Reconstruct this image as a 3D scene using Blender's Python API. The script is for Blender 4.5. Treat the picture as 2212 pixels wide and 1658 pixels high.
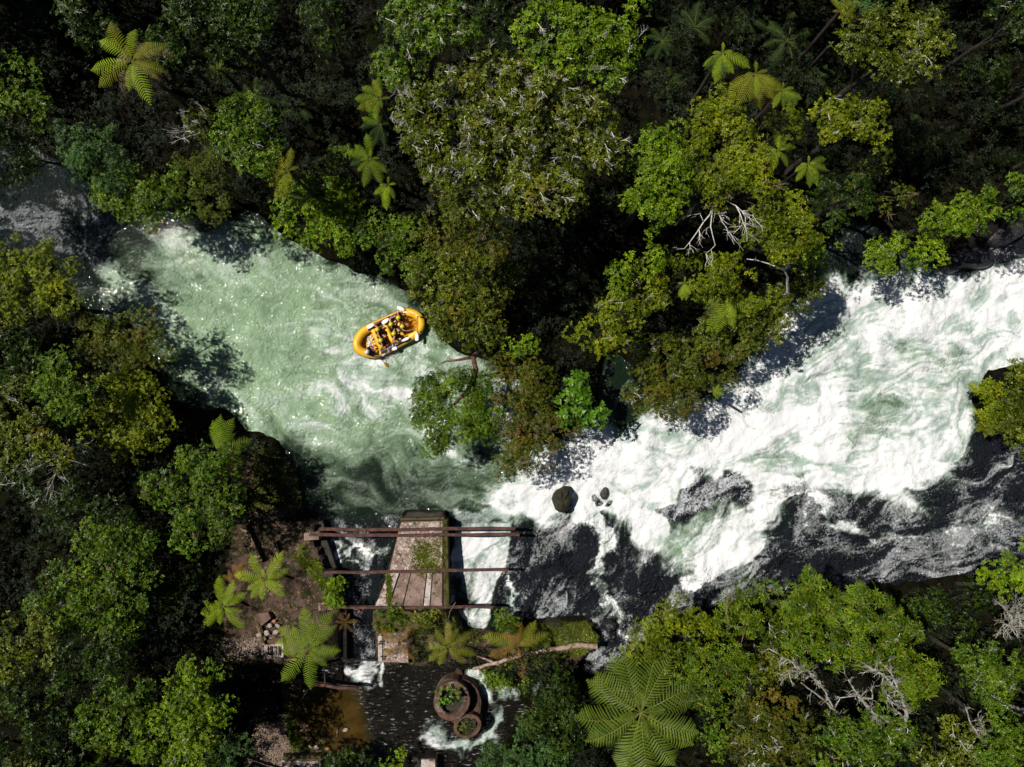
import bpy, math, random
import numpy as np
from mathutils import Vector, Matrix

for _o in list(bpy.data.objects):
    bpy.data.objects.remove(_o)
SC = bpy.context.scene
COL = SC.collection
R = math.radians
CAMZ = 40.0                    # metres above the river
PX = 57.0 / 2212.0             # metres on the river per unit of the measuring grid (2212 x 1658)

# ---------------------------------------------------------------- camera, sky, sun, exposure
cam_d = bpy.data.cameras.new('drone_camera')
cam_d.sensor_width = 36.0
cam_d.lens = 36.0 / 57.0 * CAMZ
cam_d.clip_start = 0.5
cam_d.clip_end = 400.0
cam = bpy.data.objects.new('drone_camera', cam_d)
cam.location = (0, 0, CAMZ)
COL.objects.link(cam)
SC.camera = cam

SUN_EL = R(57)
SX, SY = -0.925, 0.38          # horizontal direction towards the sun
_n = math.hypot(SX, SY); SX /= _n; SY /= _n
world = bpy.data.worlds.new('World'); SC.world = world; world.use_nodes = True
wn = world.node_tree.nodes; wl = world.node_tree.links
sky = wn.new('ShaderNodeTexSky'); sky.sky_type = 'NISHITA'; sky.sun_disc = False
sky.air_density = 0.45; sky.dust_density = 0.3; sky.ozone_density = 1.5; sky.sun_elevation = SUN_EL; sky.sun_rotation = math.atan2(SX, SY) % (2 * math.pi)
wn['Background'].inputs['Strength'].default_value = 0.05
wl.new(sky.outputs[0], wn['Background'].inputs[0])
sun_d = bpy.data.lights.new('sun', 'SUN'); sun_d.energy = 5.0; sun_d.angle = R(0.5); sun_d.color = (1.0, 0.95, 0.86)
sun = bpy.data.objects.new('sun', sun_d); COL.objects.link(sun)
_s = Vector((SX * math.cos(SUN_EL), SY * math.cos(SUN_EL), math.sin(SUN_EL)))
sun.rotation_euler = _s.to_track_quat('Z', 'Y').to_euler(); sun.location = _s * 90
SC.view_settings.view_transform = 'Standard'; SC.view_settings.look = 'None'
SC.view_settings.gamma = 1.0; SC.view_settings.exposure = 0.0; SC.view_settings.use_curve_mapping = False
SC.cycles.max_bounces = 5; SC.cycles.diffuse_bounces = 2; SC.cycles.glossy_bounces = 2
SC.cycles.transmission_bounces = 2; SC.cycles.transparent_max_bounces = 4
SC.cycles.caustics_reflective = False; SC.cycles.caustics_refractive = False

# ---------------------------------------------------------------- helpers
def P(dx, dy, z=0.0):
    k = (CAMZ - z) / CAMZ * PX
    return Vector(((dx - 1106) * k, -(dy - 829) * k, z))

def obj(name, me, parent=None, mat=None):
    o = bpy.data.objects.new(name, me); COL.objects.link(o)
    if parent is not None: o.parent = parent
    if mat is not None and me is not None and not me.materials: me.materials.append(mat)
    return o

def tag(o, label=None, cat=None, group=None, kind=None):
    if label: o['label'] = label
    if cat: o['category'] = cat
    if group: o['group'] = group
    if kind: o['kind'] = kind
    return o

def thing(name, loc, label, cat, group=None, rz=0.0):
    o = bpy.data.objects.new(name, None); COL.objects.link(o)
    o.location = loc; o.rotation_euler = (0, 0, rz); o.empty_display_size = 0.2
    return tag(o, label, cat, group)

def np_mesh(name, V, F, tint=None, smooth=False, attrs=None):
    """V (n,3), F (m,k) uniform polygons"""
    V = np.asarray(V, np.float32); F = np.asarray(F, np.int32)
    me = bpy.data.meshes.new(name)
    me.vertices.add(len(V)); me.vertices.foreach_set('co', V.ravel())
    k = F.shape[1]
    me.loops.add(F.size); me.loops.foreach_set('vertex_index', F.ravel())
    me.polygons.add(len(F))
    me.polygons.foreach_set('loop_start', np.arange(0, F.size, k, dtype=np.int32))
    me.polygons.foreach_set('loop_total', np.full(len(F), k, np.int32))
    if smooth: me.polygons.foreach_set('use_smooth', np.ones(len(F), bool))
    d = dict(attrs or {})
    if tint is not None: d['tint'] = tint
    for nm, arr in d.items():
        a = me.attributes.new(nm, 'FLOAT', 'POINT'); a.data.foreach_set('value', np.asarray(arr, np.float32).ravel())
    me.update(calc_edges=True)
    return me

class MB:
    """collects geometry for ONE mesh"""
    def __init__(s): s.V = []; s.F = []; s.M = []; s.m = 0
    def add(s, V, F):
        b = len(s.V); s.V.extend([tuple(v) for v in V]); s.F.extend([tuple(i + b for i in f) for f in F]); s.M.extend([s.m] * len(F))
    def tube(s, pts, rad, n=6, cap=True, squash=1.0, jitter=0.0, rng=None):
        pts = [Vector(p) for p in pts]
        if not hasattr(rad, '__len__'): rad = [rad] * len(pts)
        V = []; F = []
        up = Vector((0, 0, 1)); prev = None
        for i, p in enumerate(pts):
            d = (pts[min(i + 1, len(pts) - 1)] - pts[max(i - 1, 0)]).normalized()
            if prev is None:
                a = d.cross(up)
                if a.length < 1e-3: a = d.cross(Vector((1, 0, 0)))
            else:
                a = prev - d * prev.dot(d)
            a.normalize(); prev = a; b = d.cross(a)
            for k in range(n):
                t = 2 * math.pi * k / n
                r = rad[i] * (1 + (rng.uniform(-jitter, jitter) if rng and jitter else 0))
                V.append(p + a * math.cos(t) * r + b * math.sin(t) * r * squash)
        for i in range(len(pts) - 1):
            for k in range(n):
                F.append((i * n + k, i * n + (k + 1) % n, (i + 1) * n + (k + 1) % n, (i + 1) * n + k))
        if cap:
            F.append(tuple(range(n))[::-1]); F.append(tuple((len(pts) - 1) * n + k for k in range(n)))
        s.add(V, F)
    def prism(s, ring, z0, z1, bevel=0.0, jit=0.0, rng=None):
        """vertical prism from an xy ring, top edge chamfered"""
        ring = [Vector((p[0], p[1])) for p in ring]
        area = sum(ring[i].x * ring[(i + 1) % len(ring)].y - ring[(i + 1) % len(ring)].x * ring[i].y for i in range(len(ring)))
        if area < 0: ring = ring[::-1]
        n = len(ring); c = sum(ring, Vector((0, 0))) / n
        ins = [p + (c - p).normalized() * bevel for p in ring]
        j = (lambda: rng.uniform(-jit, jit)) if rng else (lambda: 0)
        V = [(p.x, p.y, z0) for p in ring] + [(p.x + j(), p.y + j(), z1 - bevel + j()) for p in ring] + [(p.x, p.y, z1 + j()) for p in ins]
        F = []
        for L in (0, n):
            for i in range(n):
                F.append((L + i, L + (i + 1) % n, L + n + (i + 1) % n, L + n + i))
        F.append(tuple(2 * n + i for i in range(n))); F.append(tuple(range(n))[::-1])
        s.add(V, F)
    def ellipsoid(s, c, r, n=10, m=6, noise=0.0, rng=None, M=None, zmin=-1.0):
        V = []; F = []
        for i in range(m + 1):
            ph = math.pi * i / m
            for k in range(n):
                t = 2 * math.pi * k / n
                q = 1 + (rng.uniform(-noise, noise) if rng and noise and 0 < i < m else 0)
                v = Vector((math.sin(ph) * math.cos(t) * r[0] * q, math.sin(ph) * math.sin(t) * r[1] * q, max(math.cos(ph), zmin) * r[2] * q))
                if M is not None: v = M @ v
                V.append(Vector(c) + v)
        for i in range(m):
            for k in range(n):
                F.append((i * n + k, (i + 1) * n + k, (i + 1) * n + (k + 1) % n, i * n + (k + 1) % n))
        s.add(V, F)
    def mesh(s, name, smooth=False):
        me = bpy.data.meshes.new(name); me.from_pydata(s.V, [], s.F)
        if s.M and max(s.M) > 0: me.polygons.foreach_set('material_index', s.M)
        if smooth: me.polygons.foreach_set('use_smooth', [True] * len(s.F))
        me.update(); return me
    def build(s, name, mat, parent=None, smooth=False, loc=None):
        me = s.mesh(name, smooth)
        for mm in (mat if isinstance(mat, (list, tuple)) else [mat]): me.materials.append(mm)
        o = obj(name, me, parent)
        if loc is not None: o.location = loc
        return o

# lattice noise on arrays
def _hash(ix, iy, seed):
    h = (ix.astype(np.int64) * 374761393 + iy.astype(np.int64) * 668265263 + seed * 974634777) & 0xFFFFFFFF
    h = ((h ^ (h >> 13)) * 1274126177) & 0xFFFFFFFF
    return ((h ^ (h >> 16)) & 0xFFFFFF) / float(0xFFFFFF)
def vnoise(x, y, seed=0):
    ix = np.floor(x); iy = np.floor(y); fx = x - ix; fy = y - iy
    fx = fx * fx * fx * (fx * (fx * 6 - 15) + 10); fy = fy * fy * fy * (fy * (fy * 6 - 15) + 10)
    a = _hash(ix, iy, seed); b = _hash(ix + 1, iy, seed); c = _hash(ix, iy + 1, seed); d = _hash(ix + 1, iy + 1, seed)
    return (a * (1 - fx) + b * fx) * (1 - fy) + (c * (1 - fx) + d * fx) * fy
def fbm(x, y, octaves=4, seed=0, gain=0.5):
    s = 0; a = 1; t = 0
    for i in range(octaves):
        s = s + a * vnoise(x * 2 ** i + 17.3 * i, y * 2 ** i - 9.1 * i, seed + i); t += a; a *= gain
    return s / t
def sstep(a, b, x):
    t = np.clip((x - a) / (b - a), 0, 1); return t * t * (3 - 2 * t)
def sd_poly(X, Y, pts):
    """signed distance, negative inside"""
    d = np.full(X.shape, 1e18); inside = np.zeros(X.shape, bool); n = len(pts)
    for i in range(n):
        ax, ay = pts[i]; bx, by = pts[(i + 1) % n]
        ex, ey = bx - ax, by - ay; wx, wy = X - ax, Y - ay
        t = np.clip((wx * ex + wy * ey) / (ex * ex + ey * ey + 1e-9), 0, 1)
        d = np.minimum(d, (wx - ex * t) ** 2 + (wy - ey * t) ** 2)
        if ay != by:
            c = ((ay > Y) != (by > Y)) & (X < (bx - ax) * (Y - ay) / (by - ay) + ax)
            inside ^= c
    d = np.sqrt(d); return np.where(inside, -d, d)
def sd_line(X, Y, pts):
    d = np.full(X.shape, 1e18)
    for (ax, ay), (bx, by) in zip(pts[:-1], pts[1:]):
        ex, ey = bx - ax, by - ay; wx, wy = X - ax, Y - ay
        t = np.clip((wx * ex + wy * ey) / (ex * ex + ey * ey + 1e-9), 0, 1)
        d = np.minimum(d, (wx - ex * t) ** 2 + (wy - ey * t) ** 2)
    return np.sqrt(d)

# ---------------------------------------------------------------- materials
class NT:
    def __init__(s, name):
        s.m = bpy.data.materials.new(name); s.m.use_nodes = True; s.t = s.m.node_tree; s.n = s.t.nodes
        s.b = s.n['Principled BSDF']; s.out = s.n['Material Output']
        s.geo = s.n.new('ShaderNodeTexCoord')
    def link(s, a, b): s.t.links.new(a, b)
    def val(s, sock, v):
        if hasattr(v, 'is_output'): s.link(v, sock)
        else: sock.default_value = v
    def noise(s, scale, detail=4, rough=0.55, dist=0.0, vec=None):
        n = s.n.new('ShaderNodeTexNoise'); n.inputs['Scale'].default_value = scale; n.inputs['Detail'].default_value = detail
        n.inputs['Roughness'].default_value = rough; n.inputs['Distortion'].default_value = dist
        s.link(vec if vec is not None else s.geo.outputs['Object'], n.inputs['Vector']); return n.outputs['Fac']
    def voro(s, scale, vec=None, feature='F1'):
        n = s.n.new('ShaderNodeTexVoronoi'); n.feature = feature; n.inputs['Scale'].default_value = scale
        s.link(vec if vec is not None else s.geo.outputs['Object'], n.inputs['Vector']); return n.outputs['Distance']
    def math(s, op, a, b=0.0, c=None, clamp=False):
        n = s.n.new('ShaderNodeMath'); n.operation = op; n.use_clamp = clamp
        s.val(n.inputs[0], a); s.val(n.inputs[1], b)
        if c is not None: s.val(n.inputs[2], c)
        return n.outputs[0]
    def mr(s, v, a, b, c=0.0, d=1.0, smooth=True):
        n = s.n.new('ShaderNodeMapRange'); n.interpolation_type = 'SMOOTHSTEP' if smooth else 'LINEAR'
        s.val(n.inputs[0], v); s.val(n.inputs[1], a); s.val(n.inputs[2], b); s.val(n.inputs[3], c); s.val(n.inputs[4], d); return n.outputs[0]
    def mix(s, f, a, b):
        n = s.n.new('ShaderNodeMix'); n.data_type = 'RGBA'
        s.val(n.inputs[0], f)
        for sock, v in ((n.inputs[6], a), (n.inputs[7], b)):
            if hasattr(v, 'is_output'): s.link(v, sock)
            else: sock.default_value = (*v, 1) if len(v) == 3 else v
        return n.outputs[2]
    def attr(s, name):
        n = s.n.new('ShaderNodeAttribute'); n.attribute_name = name; return n.outputs['Fac']
    def ramp(s, f, stops):
        n = s.n.new('ShaderNodeValToRGB'); e = n.color_ramp.elements
        while len(e) < len(stops): e.new(0.5)
        for el, (p, c) in zip(e, stops): el.position = p; el.color = (*c, 1)
        s.link(f, n.inputs[0]); return n.outputs[0]
    def bump(s, h, strength=0.5, dist=0.05, normal=None):
        n = s.n.new('ShaderNodeBump'); n.inputs['Strength'].default_value = strength; n.inputs['Distance'].default_value = dist
        s.link(h, n.inputs['Height'])
        if normal is not None: s.link(normal, n.inputs['Normal'])
        return n.outputs[0]
    def set(s, **kw):
        names = {'color': 'Base Color', 'rough': 'Roughness', 'metal': 'Metallic', 'normal': 'Normal', 'spec': 'Specular IOR Level', 'ior': 'IOR', 'coat': 'Coat Weight', 'trans': 'Transmission Weight'}
        for k, v in kw.items():
            sock = s.b.inputs[names[k]]
            if hasattr(v, 'is_output'): s.link(v, sock)
            elif isinstance(v, tuple): sock.default_value = (*v, 1) if len(v) == 3 else v
            else: sock.default_value = v
        return s.m

def leaf_mat(name, stops, rough=0.42, spec=0.25, transl=0.25):
    t = NT(name)
    c = t.ramp(t.attr('tint'), stops)
    big = t.noise(0.9, 2, vec=t.geo.outputs['Object'])
    hsv = t.n.new('ShaderNodeHueSaturation'); t.link(c, hsv.inputs['Color']); t.link(t.mr(big, 0.3, 0.7, 0.7, 1.25), hsv.inputs['Value'])
    t.set(color=hsv.outputs[0], rough=rough, spec=spec)
    tr = t.n.new('ShaderNodeBsdfTranslucent'); t.link(t.mix(0.5, hsv.outputs[0], (0.10, 0.17, 0.004)), tr.inputs[0])
    mx = t.n.new('ShaderNodeMixShader'); mx.inputs[0].default_value = transl
    t.link(t.b.outputs[0], mx.inputs[1]); t.link(tr.outputs[0], mx.inputs[2]); t.link(mx.outputs[0], t.out.inputs[0])
    return t.m

def simple(name, c1, c2, scale=6, rough=0.7, bump=0.3, bdist=0.02, spec=0.5, detail=5, metal=0.0, c3=None):
    t = NT(name); n = t.noise(scale, detail, 0.62)
    col = t.mix(t.mr(n, 0.35, 0.65), c1, c2)
    if c3 is not None: col = t.mix(t.mr(t.noise(scale * 0.35, 4, 0.6, 0.6), 0.52, 0.62), col, c3)
    t.set(color=col, rough=rough, spec=spec, metal=metal, normal=t.bump(t.noise(scale * 3, 5, 0.65), bump, bdist))
    return t.m
# ================================================================ river, terrain
# outlines on the measuring grid, taken at river level
UP_BANK = [(-1400, 60), (-500, 190), (-120, 270), (60, 310), (150, 360), (250, 450), (350, 462), (480, 470), (560, 455), (620, 520), (700, 560), (780, 590), (850, 615),
           (910, 680), (945, 740), (1000, 765), (1050, 775), (1120, 830), (1150, 900), (1165, 970), (1230, 930), (1290, 880), (1310, 770), (1345, 770),
           (1400, 850), (1480, 850), (1560, 780), (1650, 700), (1700, 640), (1740, 585), (1790, 520), (1830, 470), (1900, 500), (1960, 545), (2060, 560), (2150, 520), (2300, 440), (3500, 300)]
LO_BANK = [(3500, 1330), (2500, 1270), (2230, 1240), (2000, 1250), (1850, 1265), (1700, 1270), (1560, 1300), (1420, 1345), (1380, 1385), (1330, 1440), (1270, 1470), (1235, 1440), (1262, 1400),
           (1290, 1372), (1270, 1340), (1200, 1330), (1130, 1335), (1085, 1345), (1060, 1370), (1000, 1370), (985, 1340), (975, 1310), (970, 1100), (870, 1100), (855, 1160), (812, 1310), (812, 1432),
           (745, 1432), (745, 1290), (693, 1165), (690, 1120), (655, 1090), (640, 1000), (600, 950), (540, 925), (470, 880), (400, 880), (345, 820), (330, 760), (230, 700), (160, 640), (110, 560), (0, 545), (-120, 540), (-500, 500), (-1400, 420)]
RIVER = UP_BANK + LO_BANK
LOWPOOL = [(600, 1478), (700, 1440), (740, 1420), (820, 1420), (830, 1445), (1000, 1445), (1060, 1445), (1130, 1470), (1180, 1480), (1130, 1560), (1085, 1620), (1050, 1700), (1040, 2100), (640, 2100), (700, 1640), (640, 1615), (610, 1560)]
LOWLAND = [(520, 1450), (600, 1462), (740, 1425), (1040, 1432), (1150, 1450), (1220, 1480), (1220, 1750), (1200, 2300), (430, 2300), (430, 1800), (500, 1600)]
ISLE = [(2140, 800), (2240, 770), (2600, 780), (2600, 950), (2240, 960), (2150, 930), (2100, 900), (2105, 860)]

def grid_lines(lo, hi, step, far, fstep):
    c = np.arange(lo, hi + step * .5, step)
    a = lo - np.cumsum(np.geomspace(step, fstep, 12)); a = a[a > -far]
    b = hi + np.cumsum(np.geomspace(step, fstep, 12)); b = b[b < far]
    return np.concatenate([[-far], a[::-1], c, b, [far]])

def toD(x, y): return 1106 + x / PX, 829 - y / PX

def shore(dx, dy):
    """distance in metres outside the water (negative in water)"""
    w = (fbm(dx / 60, dy / 60, 3, 5) - .5) * 26
    w2 = (fbm(dx / 60 + 50, dy / 60, 3, 6) - .5) * 26
    man = sstep(640, 760, dx) * sstep(1180, 1060, dx) * sstep(1040, 1120, dy)     # straight built edges stay straight
    dxw = dx + w * (1 - man); dyw = dy + w2 * (1 - man)
    a = sd_poly(dxw, dyw, RIVER); a = np.maximum(a, -sd_poly(dxw, dyw, ISLE))
    b = sd_poly(dxw, dyw, LOWPOOL)
    return np.minimum(a, b) * PX

def low_amount(dx, dy):
    return sstep(14, -14, sd_poly(dx, dy, LOWLAND))

def terrain_z(x, y):
    x = np.asarray(x, float); y = np.asarray(y, float)
    dx, dy = toD(x, y)
    sh = shore(dx, dy)
    low = low_amount(dx, dy)
    n = fbm(x * .45, y * .45, 4, 11) - .5
    up = 0.95 * (1 - np.exp(-np.maximum(sh, 0) / 0.6)) + 0.035 * np.clip(sh, 0, 25) + n * 0.7 * sstep(0.2, 2.5, sh) + .05
    lo = -1.18 + 0.45 * (1 - np.exp(-np.maximum(sh, 0) / 1.2)) + n * .25 * sstep(.2, 1.5, sh)
    # the flat ruined yard left of the channel
    yard = sstep(20, -20, sd_poly(dx, dy, [(520, 1120), (700, 1120), (745, 1300), (745, 1415), (560, 1415), (470, 1330)]))
    up = np.where(sh > 0, up * (1 - yard) + (1.0 + n * .12) * yard, up)
    land = up * (1 - low) + lo * low
    # plateau of the weir between the two channels
    isl = sstep(10, -10, sd_poly(dx, dy, [(806, 1318), (975, 1318), (1060, 1372), (1090, 1350), (1290, 1335), (1300, 1400), (1235, 1440), (1100, 1444), (830, 1440), (812, 1425)]))
    land = land * (1 - isl) + (0.55 + n * .9) * isl
    bed_u = -0.75 + n * .3; bed_l = -1.9
    inl = sstep(1415, 1440, dy) * sstep(1330, 1230, dx) * sstep(500, 560, dx)
    bed = bed_u * (1 - inl) + bed_l * inl
    chute = sstep(965, 985, dx) * sstep(1125, 1100, dx) * sstep(1120, 1340, dy)
    bed = bed - .6 * chute * (1 - inl)
    k = sstep(-0.35, 0.12, sh)
    return bed * (1 - k) + land * k

def tz(x, y): return float(terrain_z(np.array([x]), np.array([y]))[0])

def make_terrain():
    gx = grid_lines(-33, 33, 0.22, 110, 16); gy = grid_lines(-25, 25, 0.22, 90, 14)
    X, Y = np.meshgrid(gx, gy); Z = terrain_z(X, Y)
    Z = Z + (fbm(X * 3, Y * 3, 3, 31) - .5) * .12
    dx, dy = toD(X, Y)
    earth = np.maximum.reduce([
        sstep(25, -15, sd_poly(dx, dy, [(520, 1130), (700, 1120), (745, 1300), (745, 1415), (560, 1415), (500, 1340)])),
        sstep(15, -10, sd_poly(dx, dy, [(560, 950), (640, 1000), (660, 1100), (560, 1130), (530, 1040)])) * .8,
        sstep(14, -8, sd_poly(dx, dy, [(800, 1310), (1000, 1320), (1060, 1370), (1290, 1335), (1300, 1400), (1230, 1440), (820, 1440)])) * .9])
    gravel = sstep(14, -14, sd_poly(dx, dy, [(545, 1585), (600, 1565), (640, 1600), (690, 1620), (700, 1750), (500, 1750), (530, 1640)]) + (fbm(dx / 20, dy / 20, 3, 9) - .5) * 30)
    gravel = np.maximum(gravel, .9 * sstep(10, -10, sd_poly(dx, dy, [(490, 1368), (610, 1360), (600, 1400), (500, 1405)]) + (fbm(dx / 14, dy / 14, 3, 10) - .5) * 30))
    rock = sstep(20, -20, sd_poly(dx, dy, [(2010, 570), (2100, 500), (2300, 430), (2300, 560), (2200, 590), (2100, 610)]))
    n0, n1 = X.shape
    V = np.stack([X.ravel(), Y.ravel(), Z.ravel()], 1)
    i = np.arange(n0 * n1).reshape(n0, n1)
    F = np.stack([i[:-1, :-1].ravel(), i[:-1, 1:].ravel(), i[1:, 1:].ravel(), i[1:, :-1].ravel()], 1)
    me = np_mesh('ground', V, F, smooth=True, attrs={'earth': earth.ravel(), 'gravel': gravel.ravel(), 'rock': rock.ravel()})
    t = NT('forest_soil')
    n = t.noise(2.2, 8, .65); f = t.noise(14, 6, .7)
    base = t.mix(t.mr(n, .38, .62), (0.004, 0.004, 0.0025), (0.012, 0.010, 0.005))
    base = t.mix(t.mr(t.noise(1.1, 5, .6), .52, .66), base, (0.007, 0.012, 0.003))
    er = t.mix(t.mr(t.noise(1.6, 8, .68), .35, .62), (0.050, 0.028, 0.020), (0.125, 0.075, 0.057))
    er = t.mix(t.mr(t.noise(2.6, 6, .7, .8), .46, .58), er, (0.022, 0.026, 0.006))
    gr = t.mix(t.mr(t.voro(13), .1, .55), (0.42, 0.34, 0.30), (0.17, 0.12, 0.10))
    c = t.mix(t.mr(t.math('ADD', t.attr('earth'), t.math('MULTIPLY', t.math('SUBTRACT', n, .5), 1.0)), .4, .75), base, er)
    c = t.mix(t.mr(t.math('ADD', t.attr('gravel'), t.math('MULTIPLY', t.math('SUBTRACT', f, .5), 1.2)), .4, .7), c, gr)
    c = t.mix(t.mr(t.attr('rock'), .3, .6), c, (0.02, 0.017, 0.016))
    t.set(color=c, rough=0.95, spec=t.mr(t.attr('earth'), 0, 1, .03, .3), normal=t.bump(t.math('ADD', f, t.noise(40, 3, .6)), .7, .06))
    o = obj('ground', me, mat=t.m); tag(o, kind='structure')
    return o

def water_level(dx, dy):
    lip = sstep(1424, 1436, dy) * sstep(1330, 1200, dx)
    chute = sstep(972, 980, dx) * sstep(1116, 1096, dx - .12 * (1330 - dy)) * sstep(1150, 1335, dy)
    chute = chute * (1 - sstep(1085, 1120, dx + 0 * dy))
    s = np.maximum(lip, chute * .4)
    return -1.2 * s

def make_water():
    gx = grid_lines(-30.5, 30.5, 0.095, 100, 12); gy = grid_lines(-23.5, 17, 0.095, 80, 12)
    X, Y = np.meshgrid(gx, gy)
    dx0, dy0 = toD(X, Y)
    sh = shore(dx0, dy0)
    h = water_level(dx0, dy0)
    for _ in range(2):
        k = CAMZ / (CAMZ - h); dx = 1106 + (dx0 - 1106) * k; dy = 829 + (dy0 - 829) * k; h = water_level(dx, dy)
    wx = (fbm(dx / 45, dy / 45, 4, 41) - .5) * 70; wy = (fbm(dx / 45, dy / 45, 4, 47) - .5) * 70
    ax, ay = dx + wx, dy + wy            # ragged
    bx, by = dx + wx * .3, dy + wy * .3  # calmer
    def pg(pts, soft=12, rag=True): return sstep(soft, -soft, sd_poly(ax if rag else bx, ay if rag else by, pts))
    def ln(pts, w, soft=8, rag=True): return sstep(w + soft, w - soft, sd_line(ax if rag else bx, ay if rag else by, pts))
    def blob(cx, cy, r, rag=True): return np.exp(-(((ax if rag else bx) - cx) ** 2 + ((ay if rag else by) - cy) ** 2) / (r * r))
    foam = np.zeros_like(dx); milk = np.zeros_like(dx); rock = np.zeros_like(dx)
    # milky green pool
    pool = pg([(215, 560), (300, 500), (420, 500), (540, 470), (660, 540), (860, 600), (960, 720), (1060, 760), (1130, 900), (1110, 1090), (960, 1130), (870, 1140), (700, 1110), (650, 1040), (560, 940), (470, 880), (330, 790), (240, 680)], 34)
    milk = np.maximum(milk, pool * .62)
    milk = milk + .38 * blob(520, 680, 170) + .42 * blob(760, 790, 190) + .3 * blob(640, 860, 110) - .42 * blob(760, 1080, 120) - .35 * blob(940, 1080, 110) - .25 * blob(820, 660, 90) - .28 * blob(300, 560, 90) - .4 * blob(620, 990, 70)
    milk = np.clip(milk, 0, 1) * sstep(0, 1, pool * 1.4)
    foam = np.maximum(foam, .34 * blob(780, 740, 130) + .50 * blob(950, 810, 75) + .46 * blob(800, 850, 95) + .2 * blob(560, 700, 160) + .2 * blob(660, 830, 130))
    foam = np.maximum(foam, .62 * pg([(900, 810), (990, 770), (1120, 810), (1130, 980), (1060, 960), (1000, 850), (930, 850)], 25))
    for L, w, a in [([(640, 790), (760, 900), (900, 920), (1000, 1000)], 7, .42), ([(560, 660), (650, 760), (780, 820)], 7, .36), ([(900, 860), (960, 960), (1020, 1020), (1090, 1040)], 7, .45),
                    ([(700, 900), (860, 980), (930, 1040)], 6, .36), ([(520, 780), (600, 880), (700, 960)], 6, .3)]:
        foam = np.maximum(foam, a * ln(L, w, 14))
    # the big rapid
    W = [(1050, 1060), (1100, 1030), (1180, 960), (1290, 905), (1400, 900), (1560, 850), (1620, 780), (1690, 680), (1790, 610), (1880, 590), (1950, 600), (2050, 580), (2140, 560), (2260, 470), (2700, 400), (2700, 700), (2230, 780), (2110, 860),
         (2100, 940), (2075, 990), (2060, 1040), (1960, 1050), (2010, 1095), (1900, 1090), (1800, 1065), (1730, 1040), (1660, 1060), (1700, 1100), (1660, 1170), (1600, 1230), (1480, 1230), (1400, 1200), (1340, 1130), (1270, 1110), (1200, 1130), (1120, 1140), (1050, 1110)]
    wr = sstep(40, -30, sd_poly(dx + wx * .75, dy + wy * .75, W))
    foam = np.maximum(foam, wr)
    foam = foam - wr * (.42 * blob(1900, 880, 60) + .48 * blob(2130, 940 - 40, 20) + .40 * blob(1850, 950, 45) + .36 * blob(1790, 770, 55) + .40 * blob(1960, 760, 45) + .35 * blob(1640, 1000, 45) + .3 * blob(1480, 960, 45) + .35 * blob(1700, 900, 60) + .3 * blob(2050, 800, 60))
    milk = np.maximum(milk, wr * .75)
    # dark water over rock at the lower side of the rapid
    D = [(1085, 1120), (1240, 1000), (1500, 1000), (1700, 1000), (1950, 1000), (2060, 950), (2150, 900), (2700, 860), (2700, 1400), (1500, 1420), (1300, 1480), (1090, 1350)]
    rk = sstep(12, -12, sd_poly(dx + wx * .6, dy + wy * .6, D)) * (1 - wr)
    rock = np.maximum(rock, rk); foam = foam * (1 - rk) + .31 * rk; milk = milk * (1 - rk)
    foam = foam - wr * .40 * sstep(24, -24, sd_poly(ax, ay, [(1440, 1250), (1400, 1160), (1560, 1090), (1660, 1080), (1600, 1150), (1500, 1200)]))
    for cx, cy, r in [(1520, 1070, 58), (1585, 1062, 40), (1455, 1112, 40), (1306, 1066, 14), (1330, 1075, 10), (1225, 1080, 24), (1480, 1120, 26), (1730, 1060, 18)]:
        b = blob(cx, cy, r); foam = foam * (1 - sstep(.3, .75, b) * .85); rock = np.maximum(rock, sstep(.3, .7, b))
    for L, w, a in [([(1270, 1090), (1300, 1160), (1310, 1210), (1275, 1235)], 17, 1.0), ([(1275, 1235), (1300, 1280), (1350, 1340), (1340, 1370)], 15, .85), ([(1330, 1270), (1400, 1300)], 14, .55),
                    ([(1440, 1230), (1500, 1170), (1600, 1130), (1680, 1080)], 34, .62), ([(1500, 1245), (1570, 1215), (1640, 1160)], 26, 1.0), ([(1420, 1190), (1460, 1215)], 14, .6), ([(1750, 1060), (1800, 1110), (1870, 1140)], 13, .8),
                    ([(1900, 1170), (2000, 1150), (2100, 1120), (2212, 1100)], 16, .52), ([(2020, 1210), (2120, 1160), (2212, 1190)], 12, .42), ([(1720, 1050), (1770, 1150)], 12, .5), ([(1150, 1160), (1170, 1200)], 9, .45),
                    ([(2150, 1000), (2212, 1060)], 12, .5), ([(1300, 1225), (1400, 1215)], 20, .45), ([(2080, 1060), (2160, 1075)], 12, .5)]:
        foam = np.maximum(foam, a * ln(L, w, 10))
    milk = np.maximum(milk, .5 * ln([(1440, 1230), (1560, 1170), (1680, 1090)], 40, 14))
    # right chute beside the pier
    ch = sstep(6, -6, sd_poly(bx, by, [(976, 1135), (1112, 1120), (1100, 1200), (1086, 1240), (1066, 1300), (1052, 1352), (1020, 1362), (1000, 1342), (976, 1300)]))
    foam = np.maximum(foam * (1 - ch), ch * .80); rock = rock * (1 - ch)
    foam = foam - ch * .55 * (blob(1005, 1300, 22, False) + blob(990, 1260, 18, False))
    foam = np.maximum(foam, .9 * ln([(1112, 1245), (1098, 1290), (1104, 1330)], 4, 4))
    tri = sstep(6, -6, sd_poly(bx, by, [(1092, 1225), (1098, 1320), (1060, 1325)])); foam = foam * (1 - .8 * tri); rock = np.maximum(rock, tri)
    # edge of the drop above the weir
    foam = np.maximum(foam, .62 * pg([(985, 1110), (1060, 1080), (1060, 1140), (975, 1145)], 12))
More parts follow.
